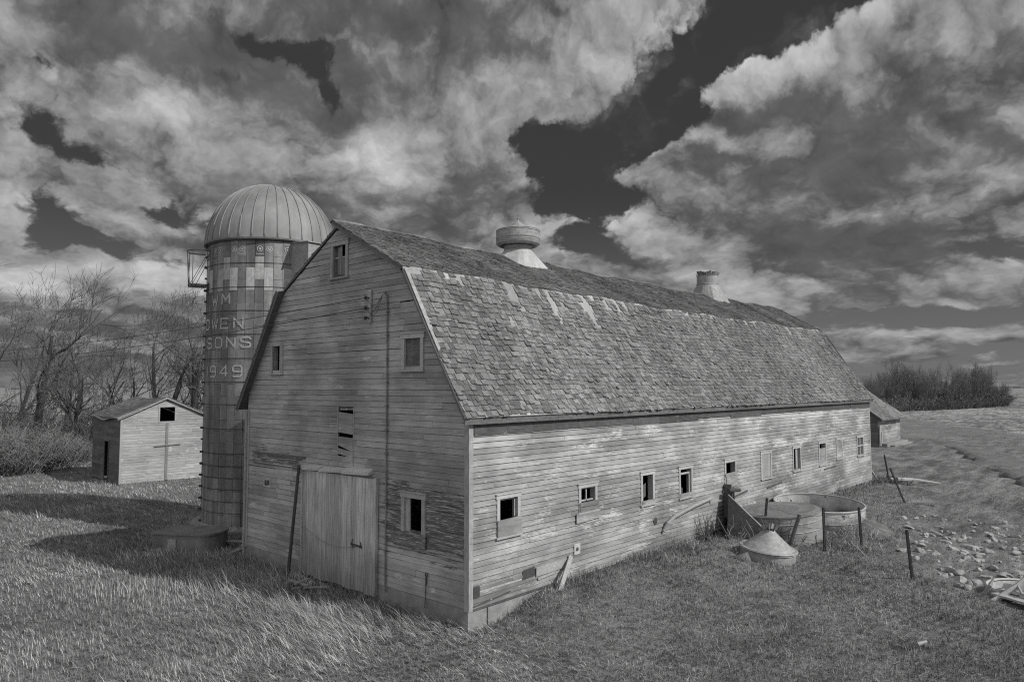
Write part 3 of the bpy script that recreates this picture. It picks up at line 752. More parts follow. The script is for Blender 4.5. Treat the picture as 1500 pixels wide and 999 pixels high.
mb = MB(); pts = [gable_w(y1+.0-(y1-4.0)*t, 1.12-.32*math.sin(math.pi*t*.9)-.08*t, .125) for t in np.linspace(0,1,16)]
mb.tube(pts, .007, 5); mb.build('door_wire', M['greywood'], dr)
mb = MB(); mb.beam(gable_w(4.42,.92,.12), gable_w(3.95,.90,.12), .04,.04); mb.tube([gable_w(4.35,1.05,.12),gable_w(4.42,.92,.13),gable_w(4.30,.84,.13)],.012,5); mb.tube([gable_w(4.0,1.02,.12),gable_w(3.95,.86,.13)],.012,5); mb.build('door_latch', M['iron'], dr)
# small square notice with two dark marks
sp = boards(gable_w, [(8.86,2.0,9.30,2.30,0)], barn, 'notice_plate', 'white', .012,.024)
boards(gable_w, [(8.93,2.07,9.06,2.22,0),(9.09,2.05,9.22,2.21,0),(9.05,2.05,9.1,2.1,0)], sp, 'notice_mark', 'iron', .0242,.0265)
# insulator bracket, conduit
ib = MB(); ib.box((-.07,3.74,6.88),(-.03,3.86,7.78)); ibo = ib.build('insulator_board', M['paletrim'], barn)
for z in (7.55,7.27,7.0):
    q = MB(); q.tube([(-.07,3.8,z),(-.16,3.8,z+.01)],.018,6); q.lathe([(.0,-.05),(.035,-.045),(.045,-.01),(.03,.0),(.042,.02),(.03,.05),(0,.055)],10,(-.17,3.83,z)); q.build('insulator', M['iron'], ibo)
q = MB(); q.tube([(-.05,3.02,-.1),(-.05,3.02,3.0),(-.045,3.03,6.2),(-.05,3.05,7.55)],.022,6)
for z in np.arange(.3,7.5,.62): q.box((-.075,2.985,z),(-.008,3.075,z+.03))
q.tube([(-.05,3.05,7.55),(-.12,3.05,7.66),(-.14,3.08,7.6)],.03,6); co = q.build('conduit', M['galvdark'], barn)
for z, s in ((7.5,.22),(7.27,.36),(7.0,.10)):
    q = MB(); q.tube([(-.17,3.78-(.70*t), z+(7.58-z)*t-s*math.sin(math.pi*t)) for t in np.linspace(0,1,12)],.007,4); q.build('drop_wire', M['iron'], co)
# corner drip pipe and hook at lower right of gable
q = MB(); q.tube([(-.03,1.45,.35),(-.05,1.43,.55)],.02,5); q.lathe([(.03,-.01),(.055,0),(.03,.01)],10,(-.05,1.42,.6),Matrix.Rotation(R(90),3,'Y')); q.tube([(-.05,1.47,-.2),(-.04,1.45,.35)],.01,4); q.build('wall_hook', M['iron'], barn)
q = MB(); q.tube([(-.05,W+.02,-.3),(-.05,W+.02,4.35)],.05,8); q.build('downpipe', M['greywood'], barn)
# fittings on the long wall
q = MB(); q.box((3.95,-.05,.60),(4.22,-.02,.88)); o_ = q.build('outlet_plate', M['white'], barn)
q = MB(); q.lathe([(0,.012),(.05,.01),(.055,0)],10,(4.08,-.052,.74),Matrix.Rotation(R(90),3,'X')); q.build('outlet_hole', M['iron'], o_)
boards(side_w, [(2.35,.34,3.75,.56,.02),(2.42,.24,3.1,.30,.04)], barn, 'torn_panel', 'greywood', .03,.055)
boards(side_w, [(.12,.26,1.9,.50,.0)], barn, 'exposed_wall_strip', 'paletrim', .004,.016)
[boards(side_w, [q_], barn, 'wall_hole', 'iron', .0165,.04) for q_ in ((.12,.27,.32,.52,0),(1.85,.36,2.3,.58,.02))]
boards(side_w, [(.10,-.02,3.2,.03,.015),(.10,.06,1.4,.09,.1)], barn, 'split_board', 'darkboard', .022,.034)
q = MB(); q.tube([(8.6,-.08,.55),(8.75,-.14,.78),(9.2,-.16,.95),(10.5,-.15,1.12),(11.9,-.1,1.22)],.06,8); q.build('stove_pipe', M['greywood'], barn)
q = MB(); q.lathe([(0,.02),(.10,.015),(.12,0)],12,(8.2,-.03,.92),Matrix.Rotation(R(90),3,'X')); q.build('outlet_hole', M['iron'], barn)
boards(side_w, [(11.9,.98,13.9,1.22,.10),(13.9,.98,15.2,1.22,.06)], barn, 'torn_panel', 'side', .03,.05)
[boards(side_w, [q_], barn, 'split_board', 'darkboard', .051,.06) for q_ in ((13.6,.98,15.0,1.06,.12),(16.9,1.02,18.4,1.08,.10),(23.6,1.2,25.2,1.25,.03))]
boards(side_w, [(28.9,1.06,30.9,1.3,.04)], barn, 'torn_panel', 'paletrim', .025,.035)

# ventilators
def saddle(mb, x0, x1, hy, zt, rt, cx, n=32, th=.0):
    cyv = 5.2; ry, rz = ridge(cx); sl = (rz-8.3)/(ry-2.25)
    lo = []; hi = []
    for k in range(n):
        a = 2*math.pi*(k+.5)/n - math.pi; c, s = math.cos(a), math.sin(a); m_ = max(abs(c),abs(s))
        ux, uy = c/m_, s/m_; X = cx+(x1-x0)/2*ux; Y = cyv+hy*uy
        lo.append((X, Y, rz - sl*abs(Y-ry)+sag(cx)+.01)); hi.append((cx+rt*c, cyv+rt*s, zt))
    vs = lo+hi; fs = [(k,(k+1)%n,n+(k+1)%n,n+k) for k in range(n)]
    mb.add(vs, fs)
v1 = MB(); saddle(v1, 6.75, 8.45, .92, 10.12, .50, 7.6); VO = v1.build('roof_ventilator', M['galvbright'], barn)
v = MB(); v.lathe([(.50,10.10),(.53,10.13),(.50,10.16),(.50,10.22),(.525,10.25),(.49,10.28),(.48,10.52)],40,(7.6,5.2,0)); v.build('neck', M['galv'], VO, smooth=False)
v = MB(); v.lathe([(.58,10.62),(.56,10.40),(.70,10.27),(.79,10.33),(.815,10.40),(.79,10.42),(.81,10.46),(.79,10.49),(.815,10.53),(.81,10.74),(.79,10.76),(.81,10.79),(.79,10.82),(.805,10.84),(.74,10.87),(.44,10.93)],48,(7.6,5.2,0)); v.build('hood', M['galv'], VO)
v = MB(); v.lathe([(.45,10.92),(.30,11.00),(.10,11.17),(.03,11.22),(.02,11.27),(.045,11.30),(.02,11.33),(.012,11.40),(0,11.41)],28,(7.6,5.2,0)); v.tube([(7.6,5.2,11.36),(7.6,5.15,11.43),(7.62,5.2,11.48),(7.6,5.24,11.43)],.012,4); v.build('cap', M['galv'], VO)
v1 = MB(); saddle(v1, 21.55, 23.2, .92, 10.42, .54, 22.45); VO2 = v1.build('roof_ventilator', M['galv'], barn)
v = MB(); v.lathe([(.54,10.40),(.57,10.43),(.54,10.46),(.53,10.85),(.56,10.88),(.53,10.9)],36,(22.45,5.2,0)); v.build('neck', M['galv'], VO2)
v = MB(); rs = random.Random(2); n = 30
for k in range(n):
    if rs.random() < .15: continue
    a = 2*math.pi*k/n; a2 = a+2*math.pi/n*.95; h = .09+rs.uniform(0,.10); ro = .56+rs.uniform(-.02,.08)
    P = [(22.45+.53*math.cos(q), 5.2+.53*math.sin(q), 10.88) for q in (a,a2)]; Q = [(22.45+ro*math.cos(q), 5.2+ro*math.sin(q), 10.9+h) for q in (a,a2)]
    v.hexa([P[0],P[1],(P[1][0],P[1][1],10.90),(P[0][0],P[0][1],10.90),Q[0],Q[1],(Q[1][0]*1.0,Q[1][1],Q[1][2]+.01),(Q[0][0],Q[0][1],Q[0][2]+.01)])
v.build('torn_rim', M['galvdark'], VO2)

# ------------------------------------------------------------------ silo
SC = Vector((3.34,15.07,0)); SR = 2.46
silo = empty('silo', (SC.x,SC.y,-.2), 'tall round concrete stave silo with ribbed metal dome and painted lettering', 'silo')
mb = MB(); mb.lathe([(SR-.06,-.6),(SR-.06,10.85)],72,SC); mb.build('inner_wall', M['oldwood'], silo)
rs = random.Random(14); NCOL = 46
plain = MB(); painted = MB(); RINGS = []
def stave(mb, a0, a1, z0, z1, r):
    K = 3; vs = []; fs = []
    for z in (z0, z1):
        for k in range(K+1):
            a = a0+(a1-a0)*k/K; vs.append((SC.x+r*math.cos(a), SC.y+r*math.sin(a), z)); vs.append((SC.x+(r-.05)*math.cos(a), SC.y+(r-.05)*math.sin(a), z))
    m_ = 2*(K+1)
    for k in range(K):
        fs += [(2*k,2*k+2,m_+2*k+2,m_+2*k), (2*k,2*k+1,2*k+3,2*k+2), (m_+2*k,m_+2*k+2,m_+2*k+3,m_+2*k+1)]
    fs += [(0,m_,m_+1,1),(2*K,2*K+1,m_+2*K+1,m_+2*K)]
    mb.add(vs, fs)
WH = {}
for i in range(NCOL):
    a0 = 2*math.pi*i/NCOL; a1 = a0+2*math.pi/NCOL-.006
    z = -.5 + (0 if i % 2 else -.42); r0 = rs.uniform(-.004,.004)
    while z < 10.85:
        z1 = min(z+.885, 10.85); zz0 = max(z, -.3)
        r = SR+r0+rs.uniform(-.003,.006)
        mid = (z+z1)/2
        is_w = 9.0 < mid < 9.75 and (i % 4) != 3
        if z1-.012 > zz0: stave(painted if is_w else plain, a0, a1, zz0+.0, z1-.012, r+(.003 if is_w else 0))
        z += .885
plain.build('stave_wall', M['conc'], silo); painted.build('painted_staves', M['white'], silo)
for z in (10.72, 9.87, 8.95, 8.05, 7.15, 6.24, 5.35, 4.5, 3.58, 2.66, 2.2, 1.76, 1.33, .88, .46):
    mb = MB(); mb.lathe([(SR+.006,-.010),(SR+.018,-.010),(SR+.021,0),(SR+.018,.010),(SR+.006,.010)],90,(SC.x,SC.y,z))
    for a in (R(163+rs.uniform(-1,1)), R(-60+rs.uniform(-4,4)), R(50)):
        c = Vector((SC.x+(SR+.05)*math.cos(a), SC.y+(SR+.05)*math.sin(a), z)); mb.obox(c, (.11,.22,.07), Euler((0,0,a)))
        mb.obox(c+Vector((0,0,-.44)), (.07,.12,.06), Euler((0,0,a)))
    mb.build('hoop', M['iron'], silo)
# plinth
mb = MB(); mb.lathe([(SR+.04,-.6),(SR+.36,-.6),(SR+.38,-.12),(SR+.30,-.04),(SR+.01,-.02)],64,SC); mb.build('plinth', M['found'], silo, smooth=False)
# dome
prof = []; HD = 2.62
for k in range(19):
    t = k/18*math.pi/2; prof.append(((SR+.10)*math.cos(t)**.93 if k<18 else .02, 10.82+HD*math.sin(t)**1.02))
mb = MB(); mb.lathe(prof, 84, SC); dm = mb.build('dome', M['dome'], silo, smooth=True)
NR = 34
for k in range(NR):
    a = 2*math.pi*k/NR+.03; q = MB()
    pts = [Vector((SC.x+(r+.012)*math.cos(a), SC.y+(r+.012)*math.sin(a), z+.008)) for r, z in prof[:-1]]
    q.tube(pts, .024, 5); q.build('rib', M['dome'], dm, smooth=True)
mb = MB(); mb.lathe([(SR+.02,10.74),(SR+.14,10.78),(SR+.15,10.84),(SR+.09,10.86)],84,SC); mb.build('dome_rim', M['galvdark'], silo)
q = MB(); q.lathe([(0,13.44),(.22,13.43),(.25,13.36)],20,SC); q.build('dome_cap', M['galv'], dm)
# chute on the barn side
mb = MB()
ca = R(-84)
for sgn in (-1,1):
    for (z0, z1) in ((0,2.6),(2.62,5.2),(5.22,7.8),(7.82,10.68)):
        a = Vector((SC.x+.50*sgn, SC.y-SR+.12, 0)); b2 = Vector((SC.x+.42*sgn, SC.y-SR-.95, 0))
        mb.hexa([(a.x-.02,a.y,z0-.3),(a.x+.02,a.y,z0-.3),(b2.x+.02,b2.y,z0-.3),(b2.x-.02,b2.y,z0-.3),(a.x-.02,a.y,z1),(a.x+.02,a.y,z1),(b2.x+.02,b2.y,z1),(b2.x-.02,b2.y,z1)])
mb.box((SC.x-.44,SC.y-SR-.99,-.3),(SC.x+.44,SC.y-SR-.955,10.6)); mb.hexa([(SC.x-.56,SC.y-SR+.1,10.69),(SC.x+.56,SC.y-SR+.1,10.69),(SC.x+.5,SC.y-SR-1.06,10.61),(SC.x-.5,SC.y-SR-1.06,10.61),(SC.x-.56,SC.y-SR+.1,10.73),(SC.x+.56,SC.y-SR+.1,10.73),(SC.x+.5,SC.y-SR-1.06,10.65),(SC.x-.5,SC.y-SR-1.06,10.65)])
mb.build('chute', M['galv'], silo)
mb = MB(); mb.beam((SC.x-.5,SC.y-SR-.2,9.55),(SC.x-.45,SC.y-SR-1.1,9.50),.05,.05); mb.build('chute_bracket', M['galvbright'], silo)
# platform cage high on the far left
ang = R(165); rad = Vector((math.cos(ang), math.sin(ang), 0)); tan = Vector((-rad.y, rad.x, 0))
cg = MB(); P0 = Vector((SC.x,SC.y,0))+rad*SR
def cgp(o, t, z): return P0+rad*o+tan*t+Vector((0,0,z))
loop = [cgp(.0,-.5,10.45)]+[cgp(.55+.22*math.sin(math.pi*k/8), -.5+1.0*k/8, 10.45) for k in range(9)]+[cgp(0,.5,10.45)]
cg.tube(loop, .022, 5); cg.tube([cgp(0,-.45,9.12),cgp(.62,-.45,9.12),cgp(.70,.0,9.12),cgp(.62,.45,9.12),cgp(0,.45,9.12)], .022, 5)
for a, c in ((cgp(.62,-.45,9.12),cgp(.60,-.45,10.45)),(cgp(.62,.45,9.12),cgp(.62,.45,10.45)),(cgp(.70,0,9.12),cgp(.76,0,10.45)),(cgp(.62,-.45,9.12),cgp(.0,-.45,10.4)),(cgp(.62,.45,9.12),cgp(0,.45,10.4)),(cgp(.4,-.45,9.12),cgp(0,-.45,10.0)),(cgp(.68,.2,9.12),cgp(.72,-.2,10.45))): cg.tube([a,c],.015,4)
for k in range(8): cg.beam(cgp(.05+.08*k,-.45,9.10),cgp(.05+.08*k,.45,9.10),.05,.02)
cg.build('platform_cage', M['iron'], silo)
# lettering: each character made of painted strokes that follow the curve of the wall
GL = {'W':[[(0,1),(.22,0),(.5,.62),(.78,0),(1,1)]], 'M':[[(0,0),(0,1),(.5,.42),(1,1),(1,0)]],
 'O':[[(.18,0),(.82,0),(1,.16),(1,.84),(.82,1),(.18,1),(0,.84),(0,.16),(.18,0)]], 'E':[[(1,1),(0,1),(0,0),(1,0)],[(0,.52),(.82,.52)]],
 'N':[[(0,0),(0,1),(1,0),(1,1)]], 'S':[[(1,.78),(1,.86),(.84,1),(.16,1),(0,.86),(0,.66),(.14,.54),(.86,.46),(1,.34),(1,.14),(.84,0),(.16,0),(0,.14),(0,.22)]],
 '1':[[(.5,0),(.5,1)]], '9':[[(0,.06),(.14,0),(.84,0),(1,.16),(1,.84),(.84,1),(.16,1),(0,.84),(0,.6),(.14,.46),(.86,.46),(1,.56)]],
 '4':[[(.78,0),(.78,1),(0,.32),(1,.32)]], '&':[[(1,.0),(.2,.75),(.2,.9),(.4,1),(.6,.9),(.6,.75),(0,.3),(0,.14),(.2,0),(.6,0),(1,.4)]]}
def cylp(a, z, r): return (SC.x+r*math.cos(a), SC.y+r*math.sin(a), z)
def letter(ch, adeg, z, h, w, par, sw=.06):
    mb = MB(); ac = R(adeg); r0 = SR+.0125; r1 = SR+.0185
    for st in GL[ch]:
        pts = [((p[0]-.5)*w, (p[1]-.5)*h) for p in st]
        dn = []
        for i in range(len(pts)-1):
            n_ = max(1, int(math.dist(pts[i],pts[i+1])/.12))
            dn += [(pts[i][0]+(pts[i+1][0]-pts[i][0])*k/n_, pts[i][1]+(pts[i+1][1]-pts[i][1])*k/n_) for k in range(n_)]
        dn.append(pts[-1]); vs = []; fs = []
        for i, (x, y) in enumerate(dn):
            a_ = dn[max(0,i-1)]; b_ = dn[min(len(dn)-1,i+1)]; dx, dy = b_[0]-a_[0], b_[1]-a_[1]; l = math.hypot(dx,dy) or 1
            nx, ny = -dy/l*sw/2, dx/l*sw/2
            # mitre compensation
            if 0 < i < len(dn)-1:
                d1 = (x-dn[i-1][0], y-dn[i-1][1]); d2 = (dn[i+1][0]-x, dn[i+1][1]-y)
                c_ = (d1[0]*d2[0]+d1[1]*d2[1])/((math.hypot(*d1)*math.hypot(*d2)) or 1); k_ = min(1.8, 1/math.sqrt(max(.15,(1+c_)/2))); nx *= k_; ny *= k_
            for s_, r_ in ((1,r1),(-1,r1),(-1,r0),(1,r0)): vs.append(cylp(ac+(x+nx*s_)/SR, z+y+ny*s_, r_))
        for i in range(len(dn)-1):
            for k in range(4): fs.append((4*i+k,4*i+(k+1)%4,4*i+4+(k+1)%4,4*i+4+k))
        fs += [(0,1,2,3),(4*len(dn)-1,4*len(dn)-2,4*len(dn)-3,4*len(dn)-4)]
        mb.add(vs, fs)
    return mb.build('letter', M['letter'], par)
for ch, a, z in [('W',-174.5,8.49),('M',-160.5,8.49),('O',171.3,7.57),('W',-174.2,7.57),('E',-161.3,7.57),('N',-147.0,7.57),('&',160,6.84),('S',177.2,6.84),('O',-168.2,6.84),('N',-154.0,6.84),('S',-139.8,6.84)]:
    letter(ch, a, z, .37, .36, silo)
for ch, a in (('1',173.8),('9',-175.4),('4',-161.0),('9',-147.0)): letter(ch, a, 5.75, .40, .36, silo)
da = 360/NCOL
for i in range(NCOL):
    if i % 3 == 1: continue
    a = R((i+.5)*da); mb = MB(); zc = 10.40
    for r_, w_ in ((.10,.018),(.03,.03)):
        vs = []; fs = []; n = 18
        for k in range(n):
            t = 2*math.pi*k/n
            for rr_ in (r_-w_/2, r_+w_/2): vs.append(cylp(a+rr_*math.cos(t)/SR, zc+rr_*math.sin(t), SR+.014))
        fs = [(2*k,2*k+1,(2*k+3)%(2*n),(2*k+2)%(2*n)) for k in range(n)]; mb.add(vs, fs)
    if i % 2: mb.add([cylp(a-.06,zc-.20,SR+.014),cylp(a+.06,zc-.20,SR+.014),cylp(a+.06,zc-.18,SR+.014),cylp(a-.06,zc-.18,SR+.014)],[(0,1,2,3)])
    mb.build('ring_emblem', M['letter'] if i % 4 in (0,3) else M['letterfade'], silo)

# ------------------------------------------------------------------ low round-ended concrete tank by the silo
tk = empty('feed_trough', (-.25,12.9,-.4), 'low concrete tank with a rounded end in shadow at the foot of the silo', 'tank')
def stad(l, w, n=10):
    pts = [(-l/2,-w/2)]
    for k in range(n+1):
        t = -math.pi/2+math.pi*k/n; pts.append((l/2-w/2*0.6+w/2*.6*math.cos(t)*1.0, w/2*math.sin(t)))
    pts.append((-l/2,w/2)); return pts
def slab(mb, pts, z0, z1, c, rz):
    Mx = Matrix.Rotation(rz,3,'Z'); P = [Mx @ Vector((p[0],p[1],0)) for p in pts]; n = len(P); c = Vector(c)
    mb.add([c+p+Vector((0,0,z0)) for p in P]+[c+p+Vector((0,0,z1)) for p in P], [tuple(range(n))[::-1], tuple(range(n,2*n))]+[(k,(k+1)%n,n+(k+1)%n,n+k) for k in range(n)])
TC = (-.55,12.95,-.4); TR = R(-58)
mb = MB(); slab(mb, stad(2.2,1.35), -.3, .58, TC, TR); mb.build('body', M['tankin'], tk)
mb = MB(); slab(mb, stad(2.28,1.43), .585, .65, TC, TR); mb.build('lid', M['tankin'], tk)
Mx = Matrix.Rotation(TR,3,'Z'); mb = MB(); mb.obox(Vector(TC)+Mx@Vector((-.35,-.69,.2)), (.30,.04,.5), Mx); mb.build('hatch', M['greywood'], tk)
# junk by the barn's far-left corner
def pile(name, label, cat, c, n, L_, m, seed, spread=.5, w=.14):
    r_ = random.Random(seed); root = empty(name, c, label, cat)
    for k in range(n):
        a = r_.uniform(0,math.pi); l = r_.uniform(.5,1)*L_; p = Vector(c)+Vector((r_.uniform(-spread,spread), r_.uniform(-spread,spread), .04+k*.035))
        d = Vector((math.cos(a),math.sin(a),r_.uniform(-.15,.25)))*l/2
        mb = MB(); mb.beam(p-d, p+d, w*r_.uniform(.6,1.2), .03); mb.build('plank', M[m], root)
    return root
pile('plank_pile', 'small heap of grey broken planks between the barn corner and the silo', 'planks', (.6,11.6,float(ground_z(.6,11.6))), 6, 1.1, 'greywood', 3)
pile('plank_pile', 'scattered broken boards in the long grass before the sliding door', 'planks', (-.9,5.6,float(ground_z(-.9,5.6))), 5, .9, 'greywood', 9, .5, .1)

# leaning pole by the door
mb = MB(); mb.tube([(-.42,7.08,-.38),(-.21,6.92,2.86)],[.05,.045],6); o = mb.build('iron_pole', M['iron'], None, (-.42,7.08,-.38)); tag(o, 'long dark iron pole leaning on the barn beside the sliding door', 'pole')
# leaning board at long wall
mb = MB(); mb.beam((2.55,-.55,-.2),(3.75,-.09,.62),.13,.03,(0,-1,.4)); mb.beam((2.45,-.5,-.2),(3.55,-.11,.42),.06,.03,(0,-1,.4)); o = mb.build('leaning_board', M['greywood'], None, (2.5,-.55,-.2)); tag(o, 'pale split board leaning on the foot of the long wall near the front corner', 'board')

# ------------------------------------------------------------------ overhead wires to the left
for nm, z, lab in (('overhead_wire', 7.55, 'upper of two thin overhead wires running from the gable insulators to the left'), ('overhead_wire', 7.27, 'lower of two thin overhead wires running from the gable insulators to the left')):
    mb = MB(); A = Vector((-.17,3.83,z)); B = Vector((-6.5,62,8.3 if z>7.4 else 7.5))
    mb.tube([A.lerp(B,t)+Vector((0,0,-1.0*4*t*(1-t))) for t in np.linspace(0,1,40)],.012,4); o = mb.build(nm, M['iron'], None, A); tag(o, lab, 'wire', 'overhead wires')

# ------------------------------------------------------------------ shed
SA = R(-3); FL = Vector((3.9,32.6,0)); U = Vector((math.cos(SA),math.sin(SA),0)); Vv = Vector((-U.y,U.x,0)); SW, SD, SH, SP = 4.95, 5.4, 3.42, 4.52
sh = empty('shed', (FL.x,FL.y,-.4), 'small pale gabled wooden shed with a square loft opening standing left of the silo', 'shed')
def s_front(a, z, o): p = FL+U*a-Vv*o; return (p.x,p.y,z)
def s_left(a, z, o): p = FL+Vv*a-U*o; return (p.x,p.y,z)
def s_right(a, z, o): p = FL+U*SW+Vv*a+U*o; return (p.x,p.y,z)
def s_back(a, z, o): p = FL+Vv*SD+U*a+Vv*o; return (p.x,p.y,z)
def s_top(z):
    if z > SP-.03: return None
    if z <= SH: return (0,SW)
    t = (z-SH)/(SP-SH); return (t*SW/2, SW-t*SW/2)
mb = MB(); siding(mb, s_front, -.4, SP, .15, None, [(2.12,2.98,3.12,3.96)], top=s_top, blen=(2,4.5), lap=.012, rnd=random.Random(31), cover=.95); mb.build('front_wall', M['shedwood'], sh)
mb = MB(); siding(mb, s_left, -.4, SH, .22, (0,SD), [(2.0,2.9,-.4,1.9)], blen=(1.2,3), lap=.012, rnd=random.Random(32)); siding(mb, s_back, -.4, SP, .2, None, [], top=s_top, rnd=random.Random(33)); siding(mb, s_right, -.4, SH, .2, (0,SD), [], rnd=random.Random(34)); mb.build('side_wall', M['shedshade'], sh)
boards(s_front, [(2.04,3.04,2.12,4.04,0),(2.98,3.04,3.06,4.04,0),(2.121,3.04,2.979,3.115,0),(2.121,3.965,2.979,4.04,0)], sh, 'window_frame', 'shedwood', -.02,.03)
boards(s_front, [(2.48,-.38,2.62,3.0,0)], sh, 'batten', 'battenwood', .014,.04); boards(s_front, [(1.85,1.63,3.35,1.69,.06)], sh, 'cross_bar', 'battenwood', .042,.08)
boards(s_front, [(2.67,1.28,2.85,1.6,0)], sh, 'latch_plate', 'white', .014,.02)
boards(s_front, [(-.03,-.4,.09,SH,0)], sh, 'corner_board', 'shedwood', .016,.035); boards(s_left, [(-.03,-.4,.10,SH,0)], sh, 'corner_board', 'shedshade', .016,.035)
boards(s_left, [(2.0,-.38,2.08,1.95,0),(2.82,-.38,2.9,1.95,0),(2.0,1.95,2.9,2.05,0)], sh, 'door_frame', 'shedshade', .01,.05); 
rs = random.Random(44)
for side in (0,1):
    mb = MB(); e = .18
    for r_ in range(16):
        t0, t1 = r_/16, (r_+1.5)/16; x = -.2
        while x < SD+.2:
            w = rs.uniform(.3,.6); xa, xb = x, min(SD+.2, x+w-.01); x += w
            def q(a, t, l):
                t = min(t,1); hx = -e+(SW/2+e)*t; z = SH-e*.45+(SP+.05-SH+e*.45)*t + .07*math.sin(a*1.6)*(1-t) - .10*math.sin(math.pi*(a/SD))
                if side: hx = SW-hx
                p = FL+U*hx+Vv*a; return (p.x,p.y,z+l)
            mb.hexa([q(xa,t0,0),q(xb,t0,0),q(xb,t1,0),q(xa,t1,0),q(xa,t0,.03+rs.uniform(0,.01)),q(xb,t0,.03),q(xb,t1,.005),q(xa,t1,.005)])
    mb.build('roof_slope', M['shingle_up'], sh)
mb = MB()
for s_ in (-1,1):
    c = SW/2; a = c+s_*(c+.2); mb.hexa([s_front(a,SH-.16,.0),s_front(c,SP-.06,.0),s_front(c,SP-.06,.17),s_front(a,SH-.16,.17),s_front(a,SH-.03,.0),s_front(c,SP+.045,.0),s_front(c,SP+.045,.17),s_front(a,SH-.03,.17)])
mb.build('rake_board', M['shedwood'], sh)

# ------------------------------------------------------------------ outbuilding beyond the far end
OB = Vector((59.7,7.3,0)); ob = empty('outbuilding', (OB.x,OB.y,-.5), 'small shingled outbuilding with crumbling pale wall beyond the far end of the barn', 'outbuilding')
OW, OD, OH = 7.6, 7.5, 2.5
def o_front(a, z, o): return (OB.x+a, OB.y-o, z)
def o_left(a, z, o): return (OB.x-o, OB.y+a, z)
def o_right(a, z, o): return (OB.x+OW+o, OB.y+a, z)
def o_top(z):
    if z > 5.55: return None
    return (0,OD) if z <= OH else ((z-OH)*1.15, OD)
mb = MB(); siding(mb, o_front, -.45, OH, .17, (0,OW), [], blen=(.8,2.5), lap=.02, loose=.2, rnd=random.Random(51)); mb.build('front_wall', M['side'], ob)
mb = MB(); siding(mb, o_left, -.45, 5.5, .2, None, [], top=o_top, rnd=random.Random(52)); mb.build('end_wall', M['oldwood'], ob); mb = MB(); siding(mb, o_right, -.45, 5.5, .2, None, [], top=o_top, rnd=random.Random(53)); mb.build('end_wall', M['oldwood'], ob)  # dark wood puts the shadow of the end walls into their colour
mb = MB(); rs = random.Random(54); NRW = 26
for r_ in range(NRW):
    x = -.5
    while x < OW+.5:
        w = rs.uniform(.2,.45); xa, xb = x, min(OW+.5,x+w-.01); x += w; t0 = r_/NRW; t1 = min(1,(r_+1.5)/NRW)
        def q(a,t,l): return (OB.x+a, OB.y-.55+(OD+.5)*t*.56, OH-.42+3.45*t+l)
        mb.hexa([q(xa,t0,0),q(xb,t0,0),q(xb,t1,0),q(xa,t1,0),q(xa,t0,.05),q(xb,t0,.05),q(xb,t1,.01),q(xa,t1,.01)])
mb.hexa([(OB.x-.5,OB.y-.55,OH-.50),(OB.x+OW+.5,OB.y-.55,OH-.50),(OB.x+OW+.5,OB.y+3.9,5.43),(OB.x-.5,OB.y+3.9,5.43),(OB.x-.5,OB.y-.55,OH-.43),(OB.x+OW+.5,OB.y-.55,OH-.43),(OB.x+OW+.5,OB.y+3.9,5.5),(OB.x-.5,OB.y+3.9,5.5)])
mb.hexa([(OB.x-.5,OB.y+3.95,5.4),(OB.x+OW+.5,OB.y+3.95,5.4),(OB.x+OW+.5,OB.y+8,2.2),(OB.x-.5,OB.y+8,2.2),(OB.x-.5,OB.y+3.95,5.5),(OB.x+OW+.5,OB.y+3.95,5.5),(OB.x+OW+.5,OB.y+8,2.3),(OB.x-.5,OB.y+8,2.3)])
mb.build('roof', M['shingle'], ob)
boards(o_front, [(-.05,-.3,.3,1.6,0),(.5,-.1,.8,.9,0)], ob, 'leaning_plank', 'greywood', .1,.2)
mb = MB(); mb.box((OB.x+.6,OB.y-.6,-.7),(OB.x+OW+.3,OB.y-.03,-.12)); mb.box((OB.x+1.6,OB.y-1.0,-.7),(OB.x+OW+.4,OB.y-.62,-.30)); mb.build('foundation', M['found'], ob)

# ------------------------------------------------------------------ stock tanks and junk
def tiltM(ax, ang, rz=0): return (Matrix.Rotation(R(ang),3,Vector(ax)) @ Matrix.Rotation(R(rz),3,'Z'))
g = lambda x,y: float(ground_z(x,y))
# 1: upturned galvanised tank with a wavy lid
c1 = Vector((14.35,-1.55,g(14.35,-1.55))); t1 = empty('stock_tank', c1, 'round galvanised stock tank turned upside down beside the long wall', 'stock tank')
Mt = tiltM((.7,.7,0), -5); r1 = 1.45
mb = MB(); prof = [(r1,-.2)]
prof += [(r1-.0+.012*math.sin(k*1.3),.0+.04*k) for k in range(20)]
mb.lathe([(r1,-.2),(r1,.2),(r1+.02,.22),(r1,.24),(r1,.5),(r1+.02,.52),(r1,.54),(r1,.80)],64,c1,Mt); mb.build('shell', M['galv'], t1, smooth=False)
mb = MB(); rng = random.Random(4); pr_ = [(0,.83)]+[(r1*k/8,.83+.015*math.sin(k*2)) for k in range(1,8)]+[(r1-.02,.79),(r1+.03,.80),(r1+.035,.76)]
mb.lathe(pr_,64,c1,Mt); mb.build('base_plate', M['galvdark'], t1)
